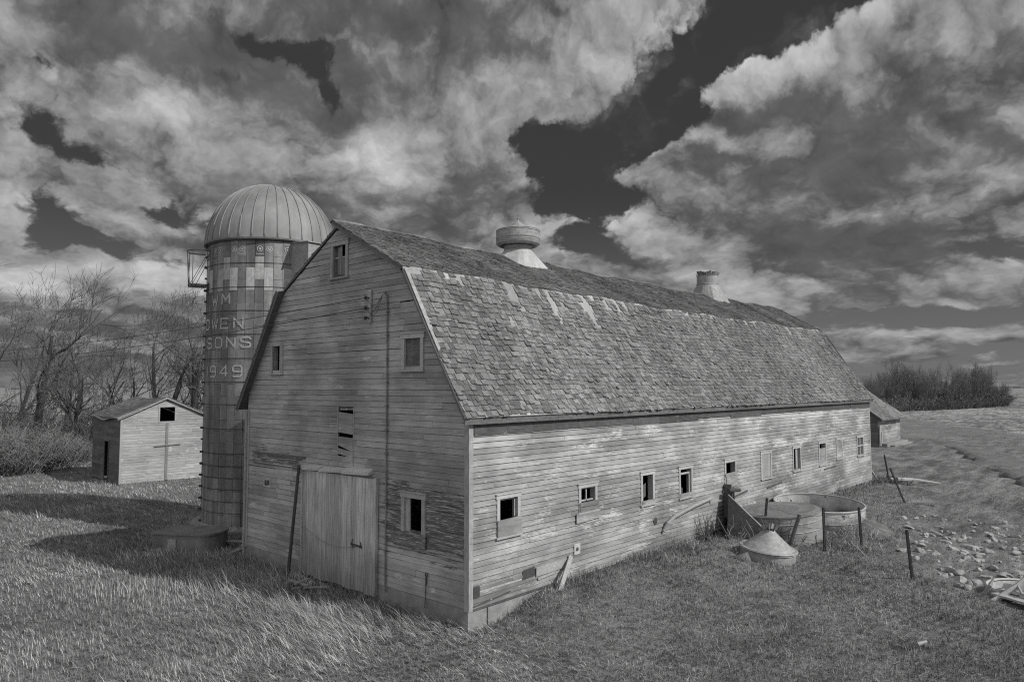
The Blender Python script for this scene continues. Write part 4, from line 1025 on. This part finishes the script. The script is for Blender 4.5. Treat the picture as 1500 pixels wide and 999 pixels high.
# 2: open tilted tank
c2 = Vector((17.6,-1.78,g(17.6,-1.78)-.22)); t2 = empty('stock_tank', c2, 'large open stock tank tipped on its side with a pale inner wall', 'stock tank')
Mt = tiltM((.67,-.74,0), 4); r2 = 1.66
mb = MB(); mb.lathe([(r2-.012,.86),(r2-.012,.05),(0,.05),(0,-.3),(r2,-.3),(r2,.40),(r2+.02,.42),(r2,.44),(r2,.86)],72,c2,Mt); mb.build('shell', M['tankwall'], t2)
mb = MB(); pts = [c2+Mt@Vector((r2*math.cos(a),r2*math.sin(a),.87)) for a in np.radians(np.linspace(0,360,73))]; mb.tube(pts,.035,6); mb.build('rim', M['galvbright'], t2)
mb = MB(); mb.lathe([(1.15,-.5),(.95,-.02),(.55,.26),(.2,.40),(0,.42)],24,c2+Vector((.1,-1.75,-.02))); o = mb.build('soil_heap', M['bank0'], None, c2+Vector((.1,-1.75,0)), smooth=True); tag(o, 'low conical heap of soil spilling against the tipped stock tank', 'soil heap')
# 3: cone shaped ventilator cap
c3 = Vector((10.75,-2.55,g(10.75,-2.55)-.06)); t3 = empty('metal_cone', c3, 'crumpled cone-topped galvanised ventilator cap lying in the grass', 'metal cap')
Mt = tiltM((1,.2,0), 5)
mb = MB(); mb.lathe([(.84,-.1),(.84,.26),(.87,.28),(.85,.31)],48,c3,Mt); mb.build('band', M['galv'], t3)
mb = MB(); mb.lathe([(.89,.33),(.86,.37),(.78,.36),(.46,.62),(.20,.85),(.14,.92)],48,c3+Vector((0,0,0)),Mt); mb.build('cone', M['galv'], t3)
mb = MB()
for k in range(7):
    a = k*.9; p = c3+Mt@Vector((.17*math.cos(a),.14*math.sin(a),.90)); q = p+Vector((math.cos(a)*.14,math.sin(a)*.14,.16+.08*(k%3))); mb.beam(p,q,.09,.008,(math.cos(a+1),math.sin(a+1),0))
mb.build('torn_collar', M['galvdark'], t3)
mb = MB(); mb.lathe([(.84,.0),(.86,.28),(.90,.30)],16,c3+Vector((-.35,.55,.06)),tiltM((1,.5,0),-22),a0=R(120),a1=R(215)); mb.build('bent_flange', M['galvbright'], t3)
# 4: dark hopper of boards
hp = empty('wooden_hopper', (12.9,-.8,g(12.9,-.8)), 'broken dark wooden hopper with sloping side boards propped by the long wall', 'hopper')
for nm, pts in (('side_board', [(12.7,-.35,1.25),(12.35,-1.95,.15),(12.35,-1.95,-.2),(12.2,-.5,-.2)]),('side_board', [(13.9,.0,1.0),(12.7,-.35,1.25),(12.2,-.5,-.2),(13.6,-.1,-.2)]),('side_board', [(12.1,-.2,.55),(11.6,-.9,-.1),(12.0,-.6,-.15),(12.4,-.25,.0)])):
    P = [Vector(p) for p in pts]; n = (P[1]-P[0]).cross(P[3]-P[0]).normalized()*.03; mb = MB(); mb.hexa(P+[p+n for p in P]); mb.build(nm, M['oldwood'], hp)
mb = MB(); mb.tube([(12.7,-.35,1.27),(12.35,-1.97,.15)],.025,5); mb.build('edge_strip', M['galvbright'], hp)
mb = MB(); mb.beam((12.95,-.2,.4),(13.0,-.2,1.6),.28,.08,(1,0,0)); mb.build('upright', M['oldwood'], hp)
# weeds in the junk
def twigs(name, label, cat, c, n, h, sp, m, seed, thick=.01, par=None, lean=.5):
    r_ = random.Random(seed); mb = MB(); c = Vector(c)
    for k in range(n):
        p = c+Vector((r_.gauss(0,sp),r_.gauss(0,sp),0)); d = Vector((r_.gauss(0,lean),r_.gauss(0,lean),1)).normalized(); hh = h*r_.uniform(.4,1.1)
        q = p+d*hh*.5; d2 = (d+Vector((r_.gauss(0,.3),r_.gauss(0,.3),-.1))).normalized(); e = q+d2*hh*.5
        mb.tube([p,q,e],[thick,thick*.8,thick*.4],3,False)
        for j in range(2):
            s_ = p.lerp(e, r_.uniform(.3,.8)); mb.tube([s_, s_+Vector((r_.gauss(0,.2),r_.gauss(0,.2),.2))*hh*.6],[thick*.6,thick*.3],3,False)
    o = mb.build(name, M[m], None, c); tag(o, label, cat); return o
twigs('dead_weeds', 'tangle of dry weed stalks growing among the junk in front of the stock tank', 'weeds', (12.6,-1.2,g(12.6,-1.2)), 70, .8, .45, 'drygrass', 61, .012)
twigs('dead_weeds', 'single dark clump of weeds at the long wall left of the junk', 'weeds', (11.0,-.35,g(11,-.35)), 22, 1.0, .12, 'twig', 62, .014, lean=.3)
twigs('dead_weeds', 'clump of weeds around the fence posts right of the tipped tank', 'weeds', (14.2,-4.1,g(14.2,-4.1)), 90, .5, .45, 'drygrass', 63, .01)
twigs('dead_weeds', 'dark brushy weeds at the far end corner of the barn', 'weeds', (33.4,-.3,g(33.4,-.3)), 90, .7, .7, 'twig', 64, .016)
twigs('dead_weeds', 'dark dry brush heaped between the broken hopper and the upturned tank', 'weeds', (12.7,-1.75,g(12.7,-1.75)), 120, .75, .38, 'twig', 65, .014)
twigs('dead_weeds', 'thin weeds sprouting along the foot of the long wall near its middle', 'weeds', (9.2,-.3,g(9.2,-.3)), 60, .45, .5, 'drygrass', 66, .008)
twigs('dead_weeds', 'low dry weeds along the near foot of the large open stock tank', 'weeds', (16.3,-3.1,g(16.3,-3.1)), 130, .42, .5, 'drygrass', 67, .01)
# mounted float valve post
mb = MB(); mb.tube([(13.05,-.42,-.1),(13.0,-.40,1.38)],.04,6); mb.tube([(12.7,-.36,1.42),(13.5,-.40,1.36)],.07,8); o = mb.build('capped_post', M['iron'], None, (13.05,-.42,-.1)); tag(o, 'short iron post with a crosswise cap standing close to the long wall', 'post')
# fence posts
FP = [((12.94,-1.5),1.35,(.10,-.12),.028,'thin iron fence post leaning in front of the upturned stock tank'),
      ((12.72,-2.42),1.15,(-.15,-.5),.065,'thick slanting wooden fence post in front of the upturned stock tank'),
      ((13.3,-3.45),1.40,(.14,.06),.03,'iron fence post in front of the tipped stock tank'),
      ((14.4,-4.3),1.40,(-.03,.05),.03,'iron fence post standing at the right end of the tipped stock tank'),
      ((11.3,-6.55),1.35,(.0,.12),.035,'dark iron fence post standing alone right of the stock tanks'),
      ((36.0,.35),1.5,(-.15,.2),.035,'farthest iron fence post beside the dead branches past the barn end'),
      ((25.7,-3.0),1.6,(-.35,.55),.04,'leaning iron fence post in front of the fallen logs past the barn end')]
FT = []
for (xy, h, ln, r_, lab) in FP:
    z = g(*xy); c = Vector((xy[0],xy[1],z-.2)); e = Vector((xy[0]+ln[0],xy[1]+ln[1],z+h)); mb = MB(); mb.tube([c,e],r_,6)
    if r_ < .05: mb.beam(c,e,.012,.09,(0,1,0)); mb.obox(e,(.07,.07,.04))
    o = mb.build('fence_post', M['oldwood'] if r_>.05 else M['iron'], None, c); tag(o, lab, 'fence post', 'old fence posts'); FT.append((c,e))
for (i, j, lab) in ((0,2,'rusty fence wires strung between the posts before the stock tanks'),(2,3,'rusty fence wires strung between the two posts at the tipped tank'),(3,4,'rusty sagging wires strung to the lone right hand fence post'),(6,3,'long rusty fence wires running back to the leaning far post')):
    mb = MB()
    for f_ in (.35,.6,.85):
        a = FT[i][0].lerp(FT[i][1],f_); b2 = FT[j][0].lerp(FT[j][1],f_)
        mb.tube([a.lerp(b2,t)+Vector((0,0,-.14*4*t*(1-t)-.02*math.sin(t*17))) for t in np.linspace(0,1,14)],.006,3,False)
    o = mb.build('fence_wire', M['iron'], None, FT[i][0]); tag(o, lab, 'wire', 'fence wires')
# fallen logs and branches by barn end
lg = [((32.6,-.9),(35.6,-2.4),.11,'thick grey log lying on the ground past the far end of the barn'),((32.8,-.5),(36.2,-1.7),.07,'thin grey log lying behind the thick one past the barn end')]
for a, b2, r_, lab in lg:
    za, zb = g(*a)+.32, g(*b2)+.08; mb = MB(); mb.tube([(a[0],a[1],za),((a[0]+b2[0])/2,(a[1]+b2[1])/2+.08,(za+zb)/2+.06),(b2[0],b2[1],zb)],[r_,r_*.9,r_*.5],7); o = mb.build('log', M['greywood'], None, (a[0],a[1],za)); tag(o, lab, 'log', 'fallen logs')
mb = MB(); z = g(34.5,.6); mb.tube([(34.5,.6,z),(34.2,.9,z+.7),(33.9,1.3,z+1.5)],[.06,.05,.03],5); mb.tube([(34.2,.9,z+.7),(34.6,1.1,z+1.2)],[.03,.02],4); o = mb.build('dead_branch', M['greywood'], None, (34.5,.6,z)); tag(o, 'forked pale dead branch sticking up at the far barn corner', 'branch')
# tub at the right edge
c5 = Vector((11.9,-9.25,g(11.9,-9.25))); t5 = empty('metal_tub', c5, 'pale rimmed round tub with planks inside at the right edge of the picture', 'tub')
mb = MB(); mb.lathe([(.98,.30),(1.02,.34),(1.06,.30),(1.0,-.1)],48,c5); mb.lathe([(.97,.28),(.9,.05),(0,.03)],48,c5); mb.build('rim', M['galvbright'], t5)
for (a, b2, w, lab) in (((10.35,-8.85,.02),(11.0,-9.35,.18),.42,'pale flat plank lying before the round tub'),):
    mb = MB(); zz = g(10.6,-9.1); mb.beam((10.9,-8.6,zz+.12),(10.15,-9.6,zz+.16),.34,.05); mb.beam((11.1,-8.7,zz+.2),(10.5,-9.6,zz+.28),.20,.04); o = mb.build('plank', M['galvbright'], None, (10.6,-9.1,zz)); tag(o, lab, 'plank')
mb = MB(); zz = g(10.6,-8.7); mb.tube([(10.5,-8.55,zz-.05),(11.05,-9.05,zz+.35),(11.5,-9.3,zz+.62)],[.08,.07,.05],6); mb.tube([(10.9,-8.3,zz),(10.75,-8.5,zz+.32),(10.9,-8.55,zz+.5)],[.06,.05,.03],5); mb.tube([(11.05,-9.05,zz+.35),(10.6,-9.2,zz+.25)],[.04,.03],5); o = mb.build('dead_branch', M['greywood'], None, (10.5,-8.55,zz)); tag(o, 'thick grey forked branch leaning across the round tub', 'branch')
mb = MB(); zz = g(5.5,-8.05); mb.tube([(5.4,-7.98,zz+.12),(5.55,-8.12,zz+.17)],[.045,.03],8); o = mb.build('bone_fragment', M['galvbright'], None, (5.5,-8.05,zz)); tag(o, 'small pale broken stub lying alone in the front grass', 'debris')

# ------------------------------------------------------------------ stones
def rock_mesh(seed):
    import bmesh
    bm = bmesh.new(); bmesh.ops.create_icosphere(bm, subdivisions=3, radius=1); r_ = random.Random(seed)
    cuts = [(Vector((r_.gauss(0,1),r_.gauss(0,1),r_.gauss(0,1))).normalized(), r_.uniform(.42,.85)) for _ in range(12)]
    for v in bm.verts:
        p = v.co.copy()
        for n, d in cuts:
            k = p.dot(n)
            if k > d: p -= n*(k-d)
        p *= 1+.06*math.sin(p.x*7+seed)*math.sin(p.y*6)*math.cos(p.z*5)
        v.co = Vector((p.x, p.y*.8, p.z*.55))
    me = bpy.data.meshes.new('field_stone'); bm.to_mesh(me); bm.free(); me.materials.append(M['rock']); return me
RM = [rock_mesh(i) for i in range(6)]
rs = random.Random(77); nrock = 0
def put_rock(x, y, s):
    o = bpy.data.objects.new('field_stone', rs.choice(RM)); col.objects.link(o)
    o.location = (x, y, g(x,y)+s*.09); o.scale = (s*rs.uniform(.7,1.25), s*rs.uniform(.7,1.1), s*rs.uniform(.7,1.2)); o.rotation_euler = (rs.uniform(-.3,.3),rs.uniform(-.3,.3),rs.uniform(0,6.3))
    tag(o, 'pale rounded field stone lying loose on the stony ground right of the barn', 'stone', 'field stones scattered over the bare stony ground')
K = 0
while K < 215:
    if rs.random() < .34: cx_, cy_ = rs.choice([(17.5,-7.0),(16.0,-8.3),(14.0,-8.5),(20,-8.6),(12.2,-7.6),(24,-6.5),(18.5,-5.2)]); x = rs.gauss(cx_,2.6); y = rs.gauss(cy_,1.3)
    else: x = 11+34*rs.random()**.8; y = rs.uniform(-11,2.5)
    if float(dirt_amt(x,y)) < .25: continue
    s = min(.22, abs(rs.gauss(.0,.06))+.028)
    if x < 24 and rs.random() < .14: s = rs.uniform(.08,.24); put_rock(x,y,s); K += 1
for (x,y,s) in ((21.5,-3.8,.28),(22.2,-4.2,.16),(17.6,-6.9,.28),(17.2,-7.5,.22),(12.6,-7.5,.26),(13.4,-8.0,.22),(11.5,-7.6,.2),(15.8,-6.2,.2),(19.2,-5.6,.2)): put_rock(x,y,s)

# eroded creek bank in the pasture
def bank(pts, name='creek_bank', h=.26, w=.9):
    mb = MB(); P = [Vector((a,b2,0)) for a,b2 in pts]; vs = []; fs = []; N = 40
    for i in range(N+1):
        t = i/N*(len(P)-1); k = min(int(t), len(P)-2); p = P[k].lerp(P[k+1], t-k); d = (P[k+1]-P[k]).normalized(); nrm = Vector((-d.y,d.x,0))
        if nrm.x > 0: nrm = -nrm
        f = math.sin(math.pi*i/N)**.4*(.75+.4*math.sin(i*1.3)); j = .9*math.sin(i*.55)+.35*math.sin(i*2.1)
        for o_, z_ in ((.32,-.05),(.18,h*.35*f),(0,h*f),(-.9,h*.8*f),(-4.6,-.08)):
            q = p+nrm*(o_*w+j*.3); vs.append((q.x,q.y,g(q.x,q.y)+z_))
    for i in range(N):
        for k in range(4): fs.append((5*i+k,5*i+k+1,5*i+5+k+1,5*i+5+k))
    mb.add(vs, fs); o = mb.build(name, M['bank'], smooth=True); tag(o, kind='structure')
M['bank'] = mat('bank_turf', .13, .6, 1.4, (1,1,1), 3, island=0, bump=.5, bscale=5, bdist=.05)
bank([(66,2.9),(58,.4),(53.5,-1.0),(49,-2.3)]); bank([(47.5,-3.2),(43,-4.6),(38,-6.3),(33,-8.2)])

# ------------------------------------------------------------------ trees
def tree_meshes(seed, H, spread=.5, levels=4, lean=(0,0), twig_r=.02, dens=1.0, multi=1, trunk_r=None):
    r_ = random.Random(seed); tr, cr = MB(), MB()
    def grow(p, d, Ln, r, lv):
        nseg = 5 if lv < 2 else 3
        pts = [p]; rad = [r]; dd = d.copy()
        for i in range(nseg):
            dd = (dd + Vector((r_.gauss(0,.16),r_.gauss(0,.16),r_.gauss(.05,.10)))*(1.0 if lv else .55)).normalized()
            pts.append(pts[-1]+dd*Ln/nseg); rad.append(max(twig_r*.55, r*(1-.72*(i+1)/nseg)))
        (tr if lv == 0 else cr).tube(pts, rad, 7 if lv == 0 else (5 if lv == 1 else 3), lv == 0)
        if lv >= levels: return
        nb = int(round({0:7,1:6,2:5,3:4}.get(lv,3)*dens))
        for k in range(nb):
            t = r_.uniform(.28 if lv == 0 else .18, 1.0); i = min(int(t*nseg), nseg-1); q = pts[i].lerp(pts[i+1], t*nseg-i)
            base = (pts[i+1]-pts[i]).normalized(); a = r_.uniform(0,6.283); s_ = base.cross(Vector((math.cos(a),math.sin(a),.3)))
            if s_.length < .1: continue
            s_.normalize(); ang = r_.uniform(.45,.95)*(1+spread*.4)
            nd = (base*math.cos(ang)+s_*math.sin(ang)+Vector((0,0,.22))).normalized()
            rr_ = max(twig_r*.6, r*(1-.6*t)*r_.uniform(.42,.66)); grow(q, nd, Ln*r_.uniform(.42,.68), rr_, lv+1)
    for m_ in range(multi):
        d = Vector((lean[0]+r_.gauss(0,.18)*(multi>1),lean[1]+r_.gauss(0,.18)*(multi>1),1)).normalized()
        grow(Vector((r_.gauss(0,.2)*(multi>1),r_.gauss(0,.2)*(multi>1),-.3)), d, H*r_.uniform(.60,.72), (trunk_r or H*.026)*(1 if multi==1 else .75), 0)
    return tr, cr
def tree(name, label, cat, x, y, mats=('bark','twig'), group=None, **k):
    z = g(x,y); root = empty(name, (x,y,z), label, cat, group); tr, cr = tree_meshes(**k); off = Vector((x,y,z))
    for nm, q, m_ in (('trunk',tr,mats[0]),('crown',cr,mats[1])):
        q.v = [(a+off.x,b2+off.y,c+off.z) for a,b2,c in q.v]; q.build(nm, M[m_], root)
    return root
LT = [ (-1.0,50.5,10.5,'bare tree at the left edge with limbs reaching into the picture',(.25,-.2),2),
       (5.0,53.2,13.5,'tall upright bare tree, the highest one left of the shed',(.02,0),1),
       (4.7,47.0,8.5,'bare tree with a dark low limb leaning right just left of the shed',(.55,.1),1),
       (8.8,54.5,10.5,'twiggy multi-stemmed bare tree behind the left slope of the shed roof',(.1,0),2),
       (12.6,56.8,9.5,'short bare tree behind the shed roof ridge',(-.2,0),2),
       (11.9,47.6,12.0,'large spreading bare tree right behind the shed',(-.05,.0),2),
       (12.6,44.6,11.0,'crooked thick limbed bare tree between the shed and the silo',(.15,-.05),1),
       (16.2,49.8,11.5,'bare tree beside the silo, rightmost of the left hand group',(0,0),2),
       (9.0,77.2,12.5,'distant bare tree showing between the two left hand tall trees',(0,0),2),
       (15.0,80.0,11.5,'distant bare tree behind the middle of the left hand tree group',(0,0),2)]
for i, (x,y,H,lab,ln,mu) in enumerate(LT):
    tree('bare_tree', lab, 'tree', x, y, group='bare trees behind the shed', seed=100+i, H=H*1.12, lean=ln, multi=mu, levels=4 , twig_r=.020, dens=.92 if mu == 1 else .76, spread=.5)
# bushes
def bush(name, label, x, y, w, h, n, seed, m='bush', group=None):
    r_ = random.Random(seed); mb = MB(); z = g(x,y)
    for k in range(n):
        a = r_.uniform(0,6.283); rr_ = math.sqrt(r_.random())*w*.55; p = Vector((x+rr_*math.cos(a), y+rr_*math.sin(a), z-.1))
        d = Vector((math.cos(a)*rr_/w*1.2+r_.gauss(0,.3), math.sin(a)*rr_/w*1.2+r_.gauss(0,.3), 1)).normalized(); hh = h*r_.uniform(.5,1.05)*(1-.35*(rr_/(w*.55))**2)
        q = p+d*hh*.5; d2 = (d+Vector((r_.gauss(0,.35),r_.gauss(0,.35),-.05))).normalized(); e = q+d2*hh*.5
        mb.tube([p,q,e],[.028,.02,.012],3,False)
        for j in range(5):
            t = r_.uniform(.3,1); s_ = p.lerp(q,t*2) if t<.5 else q.lerp(e,t*2-1); v_ = Vector((r_.gauss(0,.5),r_.gauss(0,.5),r_.uniform(.1,.8)))*h*.22; mb.tube([s_,s_+v_],[.014,.008],3,False)
    o = mb.build(name, M[m], None, (x,y,z)); tag(o, label, 'bush', group); return o
bush('bush', 'big dense leafless bush at the left edge of the picture', .6,43.8,4.6,3.6,900,1)
bush('bush', 'dense leafless bush between the edge bush and the shed', 3.2,45.6,4.0,3.1,750,2)
bush('bush', 'lower thin bush close to the left wall of the shed', 5.4,48.2,3.2,2.4,420,3)
# tangled scrub behind the shed, nobody could count it
mb = MB(); r_ = random.Random(9)
for k in range(3800):
    t = r_.random(); x = -16+58*t+r_.gauss(0,2); y = 60+r_.gauss(0,5)+6*math.sin(t*7); z = g(x,y); h = r_.uniform(1.2,4.6)*(1 if t>.1 else 1)
    d = Vector((r_.gauss(0,.35),r_.gauss(0,.35),1)); q = Vector((x,y,z))+d*h*.5; e = q+(d+Vector((r_.gauss(0,.4),r_.gauss(0,.4),0)))*h*.45
    mb.tube([(x,y,z),q,e],[.03,.022,.012],3,False); 
    for j in range(3): s_ = q.lerp(e,r_.random()); mb.tube([s_,s_+Vector((r_.gauss(0,.5),r_.gauss(0,.5),r_.uniform(.1,.8)))*1.1],[.014,.009],3,False)
o = mb.build('scrub', M['twig']); tag(o, 'tangled leafless scrub growing behind the shed', 'scrub', kind='stuff')
# far grove: five grown prototypes copied tree by tree
protos = []
for i in range(6):
    tr, cr = tree_meshes(seed=300+i, H=11, levels=3, multi=2, twig_r=.045, dens=1.12, spread=.15, trunk_r=.26)
    def mk(q, nm, m_):
        me = bpy.data.meshes.new(nm); me.from_pydata(q.v, [], q.f); me.materials.append(M[m_]); me.update(); return me
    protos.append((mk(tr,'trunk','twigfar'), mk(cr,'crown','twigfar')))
rs = random.Random(88)
def grove_spot(r_, t):
    """t runs along the edge of the grove, from behind the barn end to its right tip"""
    a = .734-R(25.6+9.1*t); D_ = 158+62*t+r_.uniform(0,26)*(1-.45*t)
    return -11.8+D_*math.cos(a), -12+D_*math.sin(a)
for k in range(88):
    t = (k+rs.uniform(0,1))/88; x, y = grove_spot(rs, t)
    hs = (.64*(1-.45*sstep(.88,1.0,t))+.22*math.exp(-((t-.36)/.12)**2)+.08*math.exp(-((t-.8)/.1)**2)+.12*t) * rs.choice((rs.uniform(.6,.95),rs.uniform(.85,1.12)))*(1 if t<.9 else .8)
    z = g(x,y); root = bpy.data.objects.new('grove_tree', None); col.objects.link(root); root.location = (x,y,z); root.rotation_euler = (0,0,rs.uniform(0,6.28)); root.scale = (hs*.62,hs*.62,hs)
    tag(root, 'leafless tree in the dense far grove right of the barn end', 'tree', 'trees of the far grove')
    tm, cm = rs.choice(protos)
    for nm, me in (('trunk',tm),('crown',cm)):
        o = bpy.data.objects.new(nm, me); col.objects.link(o); o.parent = root
mb = MB(); r_ = random.Random(12)
for k in range(6500):
    t = r_.random(); x, y = grove_spot(r_, t); z = g(x,y); h = r_.uniform(1.0,3.6)*(1-.2*t)
    d = Vector((r_.gauss(0,.4),r_.gauss(0,.4),1)); q = Vector((x,y,z-.2))+d*h*.5; e = q+(d+Vector((r_.gauss(0,.5),r_.gauss(0,.5),0)))*h*.45
    mb.tube([(x,y,z-.2),q,e],[.06,.05,.03],3,False)
    s_ = q.lerp(e,r_.random()); mb.tube([s_,s_+Vector((r_.gauss(0,.7),r_.gauss(0,.7),.5))],[.04,.03],3,False)
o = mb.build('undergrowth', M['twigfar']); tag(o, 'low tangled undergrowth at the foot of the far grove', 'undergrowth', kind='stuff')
# tree line at the horizon
mb = MB(); 
for k in range(420):
    a = .734-R(r_.uniform(-50,50)); D_ = 2600+r_.uniform(-200,200)
    if not (float(vn(a*30,0,4)) > .45): continue
    x = -11.8+D_*math.cos(a); y = -12+D_*math.sin(a); w = r_.uniform(8,26); h = r_.uniform(3,7)
    mb.lathe([(w,-1),(w*.9,h*.6),(w*.5,h*.95),(0,h)],8,(x,y,g(x,y)))
o = mb.build('distant_trees', M['twigfar']); tag(o, 'thin dark line of woods on the far horizon', 'woods', kind='stuff')

# ------------------------------------------------------------------ grass
def grass(name, label, m, N, rmin, rmax, sel, hfun, wfun, leanfun, seed, az=(-41,41), pw=1.0, droop=.5, pull_=.45):
    r = np.random.default_rng(seed); cx, cy = -11.8, -12.
    a = .734 + np.radians(r.uniform(az[0], az[1], N)); u = r.random(N)**pw
    d = rmin*(rmax/rmin)**u
    # gather in tufts
    x = cx+d*np.cos(a); y = cy+d*np.sin(a)
    tuft = .10+.012*d
    x = x + r.normal(0,1,N)*0; gx = np.round(x/tuft)*tuft; gy = np.round(y/tuft)*tuft; pull = .45
    pull = pull_
    jit = (_h((gx*97).astype(np.int64), (gy*89).astype(np.int64), 3)-.5)*tuft
    x = x*(1-pull)+(gx+jit)*pull; y = y*(1-pull)+(gy-jit)*pull
    keep = sel(x, y, r) ; x, y, d = x[keep], y[keep], d[keep]; n = len(x)
    z = ground_z(x, y)-.01
    h = hfun(x, y)*np.clip(r.normal(1,.34,n), .25, 2.0); w = wfun(d)*r.uniform(.7,1.3,n)
    lx, ly = leanfun(x, y, r); up = np.ones(n)
    la = np.hypot(lx, ly)
    fa = r.uniform(0, 2*np.pi, n); wx, wy = np.cos(fa)*w/2, np.sin(fa)*w/2
    V = np.empty((n, 5, 3), np.float32)
    t1, t2 = .5, 1.0
    hx1, hy1 = lx*h*.35, ly*h*.35; hz1 = h*.55/np.sqrt(1+.3*la**2)
    hx2, hy2 = lx*h*(.35+.65*droop*1.4), ly*h*(.35+.65*droop*1.4); hz2 = hz1+h*.45/np.sqrt(1+2.2*la**2)
    V[:,0] = np.stack([x-wx, y-wy, z], -1); V[:,1] = np.stack([x+wx, y+wy, z], -1)
    V[:,2] = np.stack([x+hx1+wx*.8, y+hy1+wy*.8, z+hz1], -1); V[:,3] = np.stack([x+hx1-wx*.8, y+hy1-wy*.8, z+hz1], -1)
    V[:,4] = np.stack([x+hx2, y+hy2, z+hz2], -1)
    me = bpy.data.meshes.new(name); nv = n*5
    me.vertices.add(nv); me.vertices.foreach_set('co', V.reshape(-1))
    base = (np.arange(n)*5)[:,None]
    loops = np.concatenate([base+np.array([0,1,2,3]), base+np.array([3,2,4])], 1).astype(np.int32).ravel()
    me.loops.add(n*7); me.loops.foreach_set('vertex_index', loops)
    me.polygons.add(n*2)
    st = np.stack([np.arange(n)*7, np.arange(n)*7+4], 1).astype(np.int32).ravel()
    me.polygons.foreach_set('loop_start', st)
    me.materials.append(M[m]); me.update(calc_edges=True); me.validate()
    o = bpy.data.objects.new(name, me); col.objects.link(o); tag(o, label, 'grass', kind='stuff'); return o
def free(x, y):
    k = ~((x > -.02) & (x < L) & (y > -.03) & (y < W))
    k &= np.hypot(x-SC.x, y-SC.y) > SR+.3
    dx, dy = x-FL.x, y-FL.y; a = dx*U.x+dy*U.y; b2 = dx*Vv.x+dy*Vv.y; k &= ~((a > 0) & (a < SW) & (b2 > 0) & (b2 < SD))
    k &= ~((np.abs((x-TC[0])*math.cos(TR)+(y-TC[1])*math.sin(TR)) < 1.1) & (np.abs(-(x-TC[0])*math.sin(TR)+(y-TC[1])*math.cos(TR)) < .68))
    k &= np.hypot(x-c1.x, y-c1.y) > r1; k &= np.hypot(x-c2.x, y-c2.y) > r2+.1; k &= np.hypot(x-c3.x, y-c3.y) > .8; k &= np.hypot(x-c5.x, y-c5.y) > 1.1
    return k
# where the grass is long: in front of the gable and to its left
def longness(x, y):
    s = (y - (-2.2 + .35*x)) ; s = s + 3.2*(fbm(x*.35, y*.35, 41)-.47)
    v = sstep(-3.5, 2.5, s)*sstep(1.0, -.6, x-.8*sstep(9,11,y)*60)
    return v
def sel_long(x, y, r):
    L_ = longness(x, y); c = .45+1.1*(fbm(x*.55, y*.55, 43)-.3)
    return free(x, y) & (r.random(len(x)) < L_*np.clip(c, .2, 1))
def lean_long(x, y, r):
    n = len(x); th = .734+math.pi/2 + 1.5*(fbm(x*.25, y*.25, 51)-.47)*2 + r.normal(0,.55,n)
    a = np.clip(.75+.9*(fbm(x*.4, y*.4, 53)-.47)*2+r.normal(0,.25,n), .1, 1.8); return np.cos(th)*a, np.sin(th)*a
def h_long(x, y): return (.12+.62*np.clip(fbm(x*.45, y*.45, 55)-.18,0,1))*(1-.3*sstep(30,60,np.hypot(x+12,y+12)))*(.40+.66*sstep(-6.5,-3,x)*sstep(-1.5,1.0,y+.2*x)*sstep(17,13,y)+.25*sstep(18,26,y))
grass('long_grass', 'long dry wind-bent grass in front of the gable and round the shed', 'drygrass', 430000, 8.5, 62, sel_long, h_long, lambda d: .0042+.00034*d, lean_long, 1, pw=.85)
def sel_short(x, y, r):
    da = dirt_amt(x, y); c = 1-sstep(-.5, .7, da); c = np.maximum(c, .07*sstep(.2,.0, fbm(x*.8,y*.8,61)-.55))
    dens = .35+1.2*(fbm(x*.9, y*.9, 62)-.25)
    L_ = longness(x, y)
    return free(x, y) & (r.random(len(x)) < c*np.clip(dens,.15,1)*(1-.45*L_))
def lean_rand(x, y, r):
    n = len(x); th = r.uniform(0, 6.283, n); a = np.abs(r.normal(.8,.6,n)); return np.cos(th)*a, np.sin(th)*a
def h_short(x, y): return .055+.13*fbm(x*.9, y*.9, 63)**1.3+.10*sstep(-1.3,-.1,y)*sstep(.5,2,x)*sstep(0.1,-.2,y)
grass('short_grass', 'short tufted grass covering the yard on both sides of the barn', 'shortgrass', 600000, 8.5, 50, sel_short, h_short, lambda d: .0046+.00036*d, lean_rand, 2, pw=.8, pull_=.22)
def sel_straw(x, y, r): return free(x, y) & (dirt_amt(x,y) < .5) & (r.random(len(x)) < .25+1.2*(fbm(x*.5,y*.5,71)-.4)) 
def lean_flat(x, y, r):
    n = len(x); th = r.uniform(0,6.283,n); a = r.uniform(2.0,4.5,n); return np.cos(th)*a, np.sin(th)*a
grass('fallen_straw', 'loose bleached straw lying flat across the short grass', 'straw', 90000, 9, 26, sel_straw, lambda x, y: .10+0*x, lambda d: .007+0*d, lean_flat, 3, pw=.8, droop=.7)
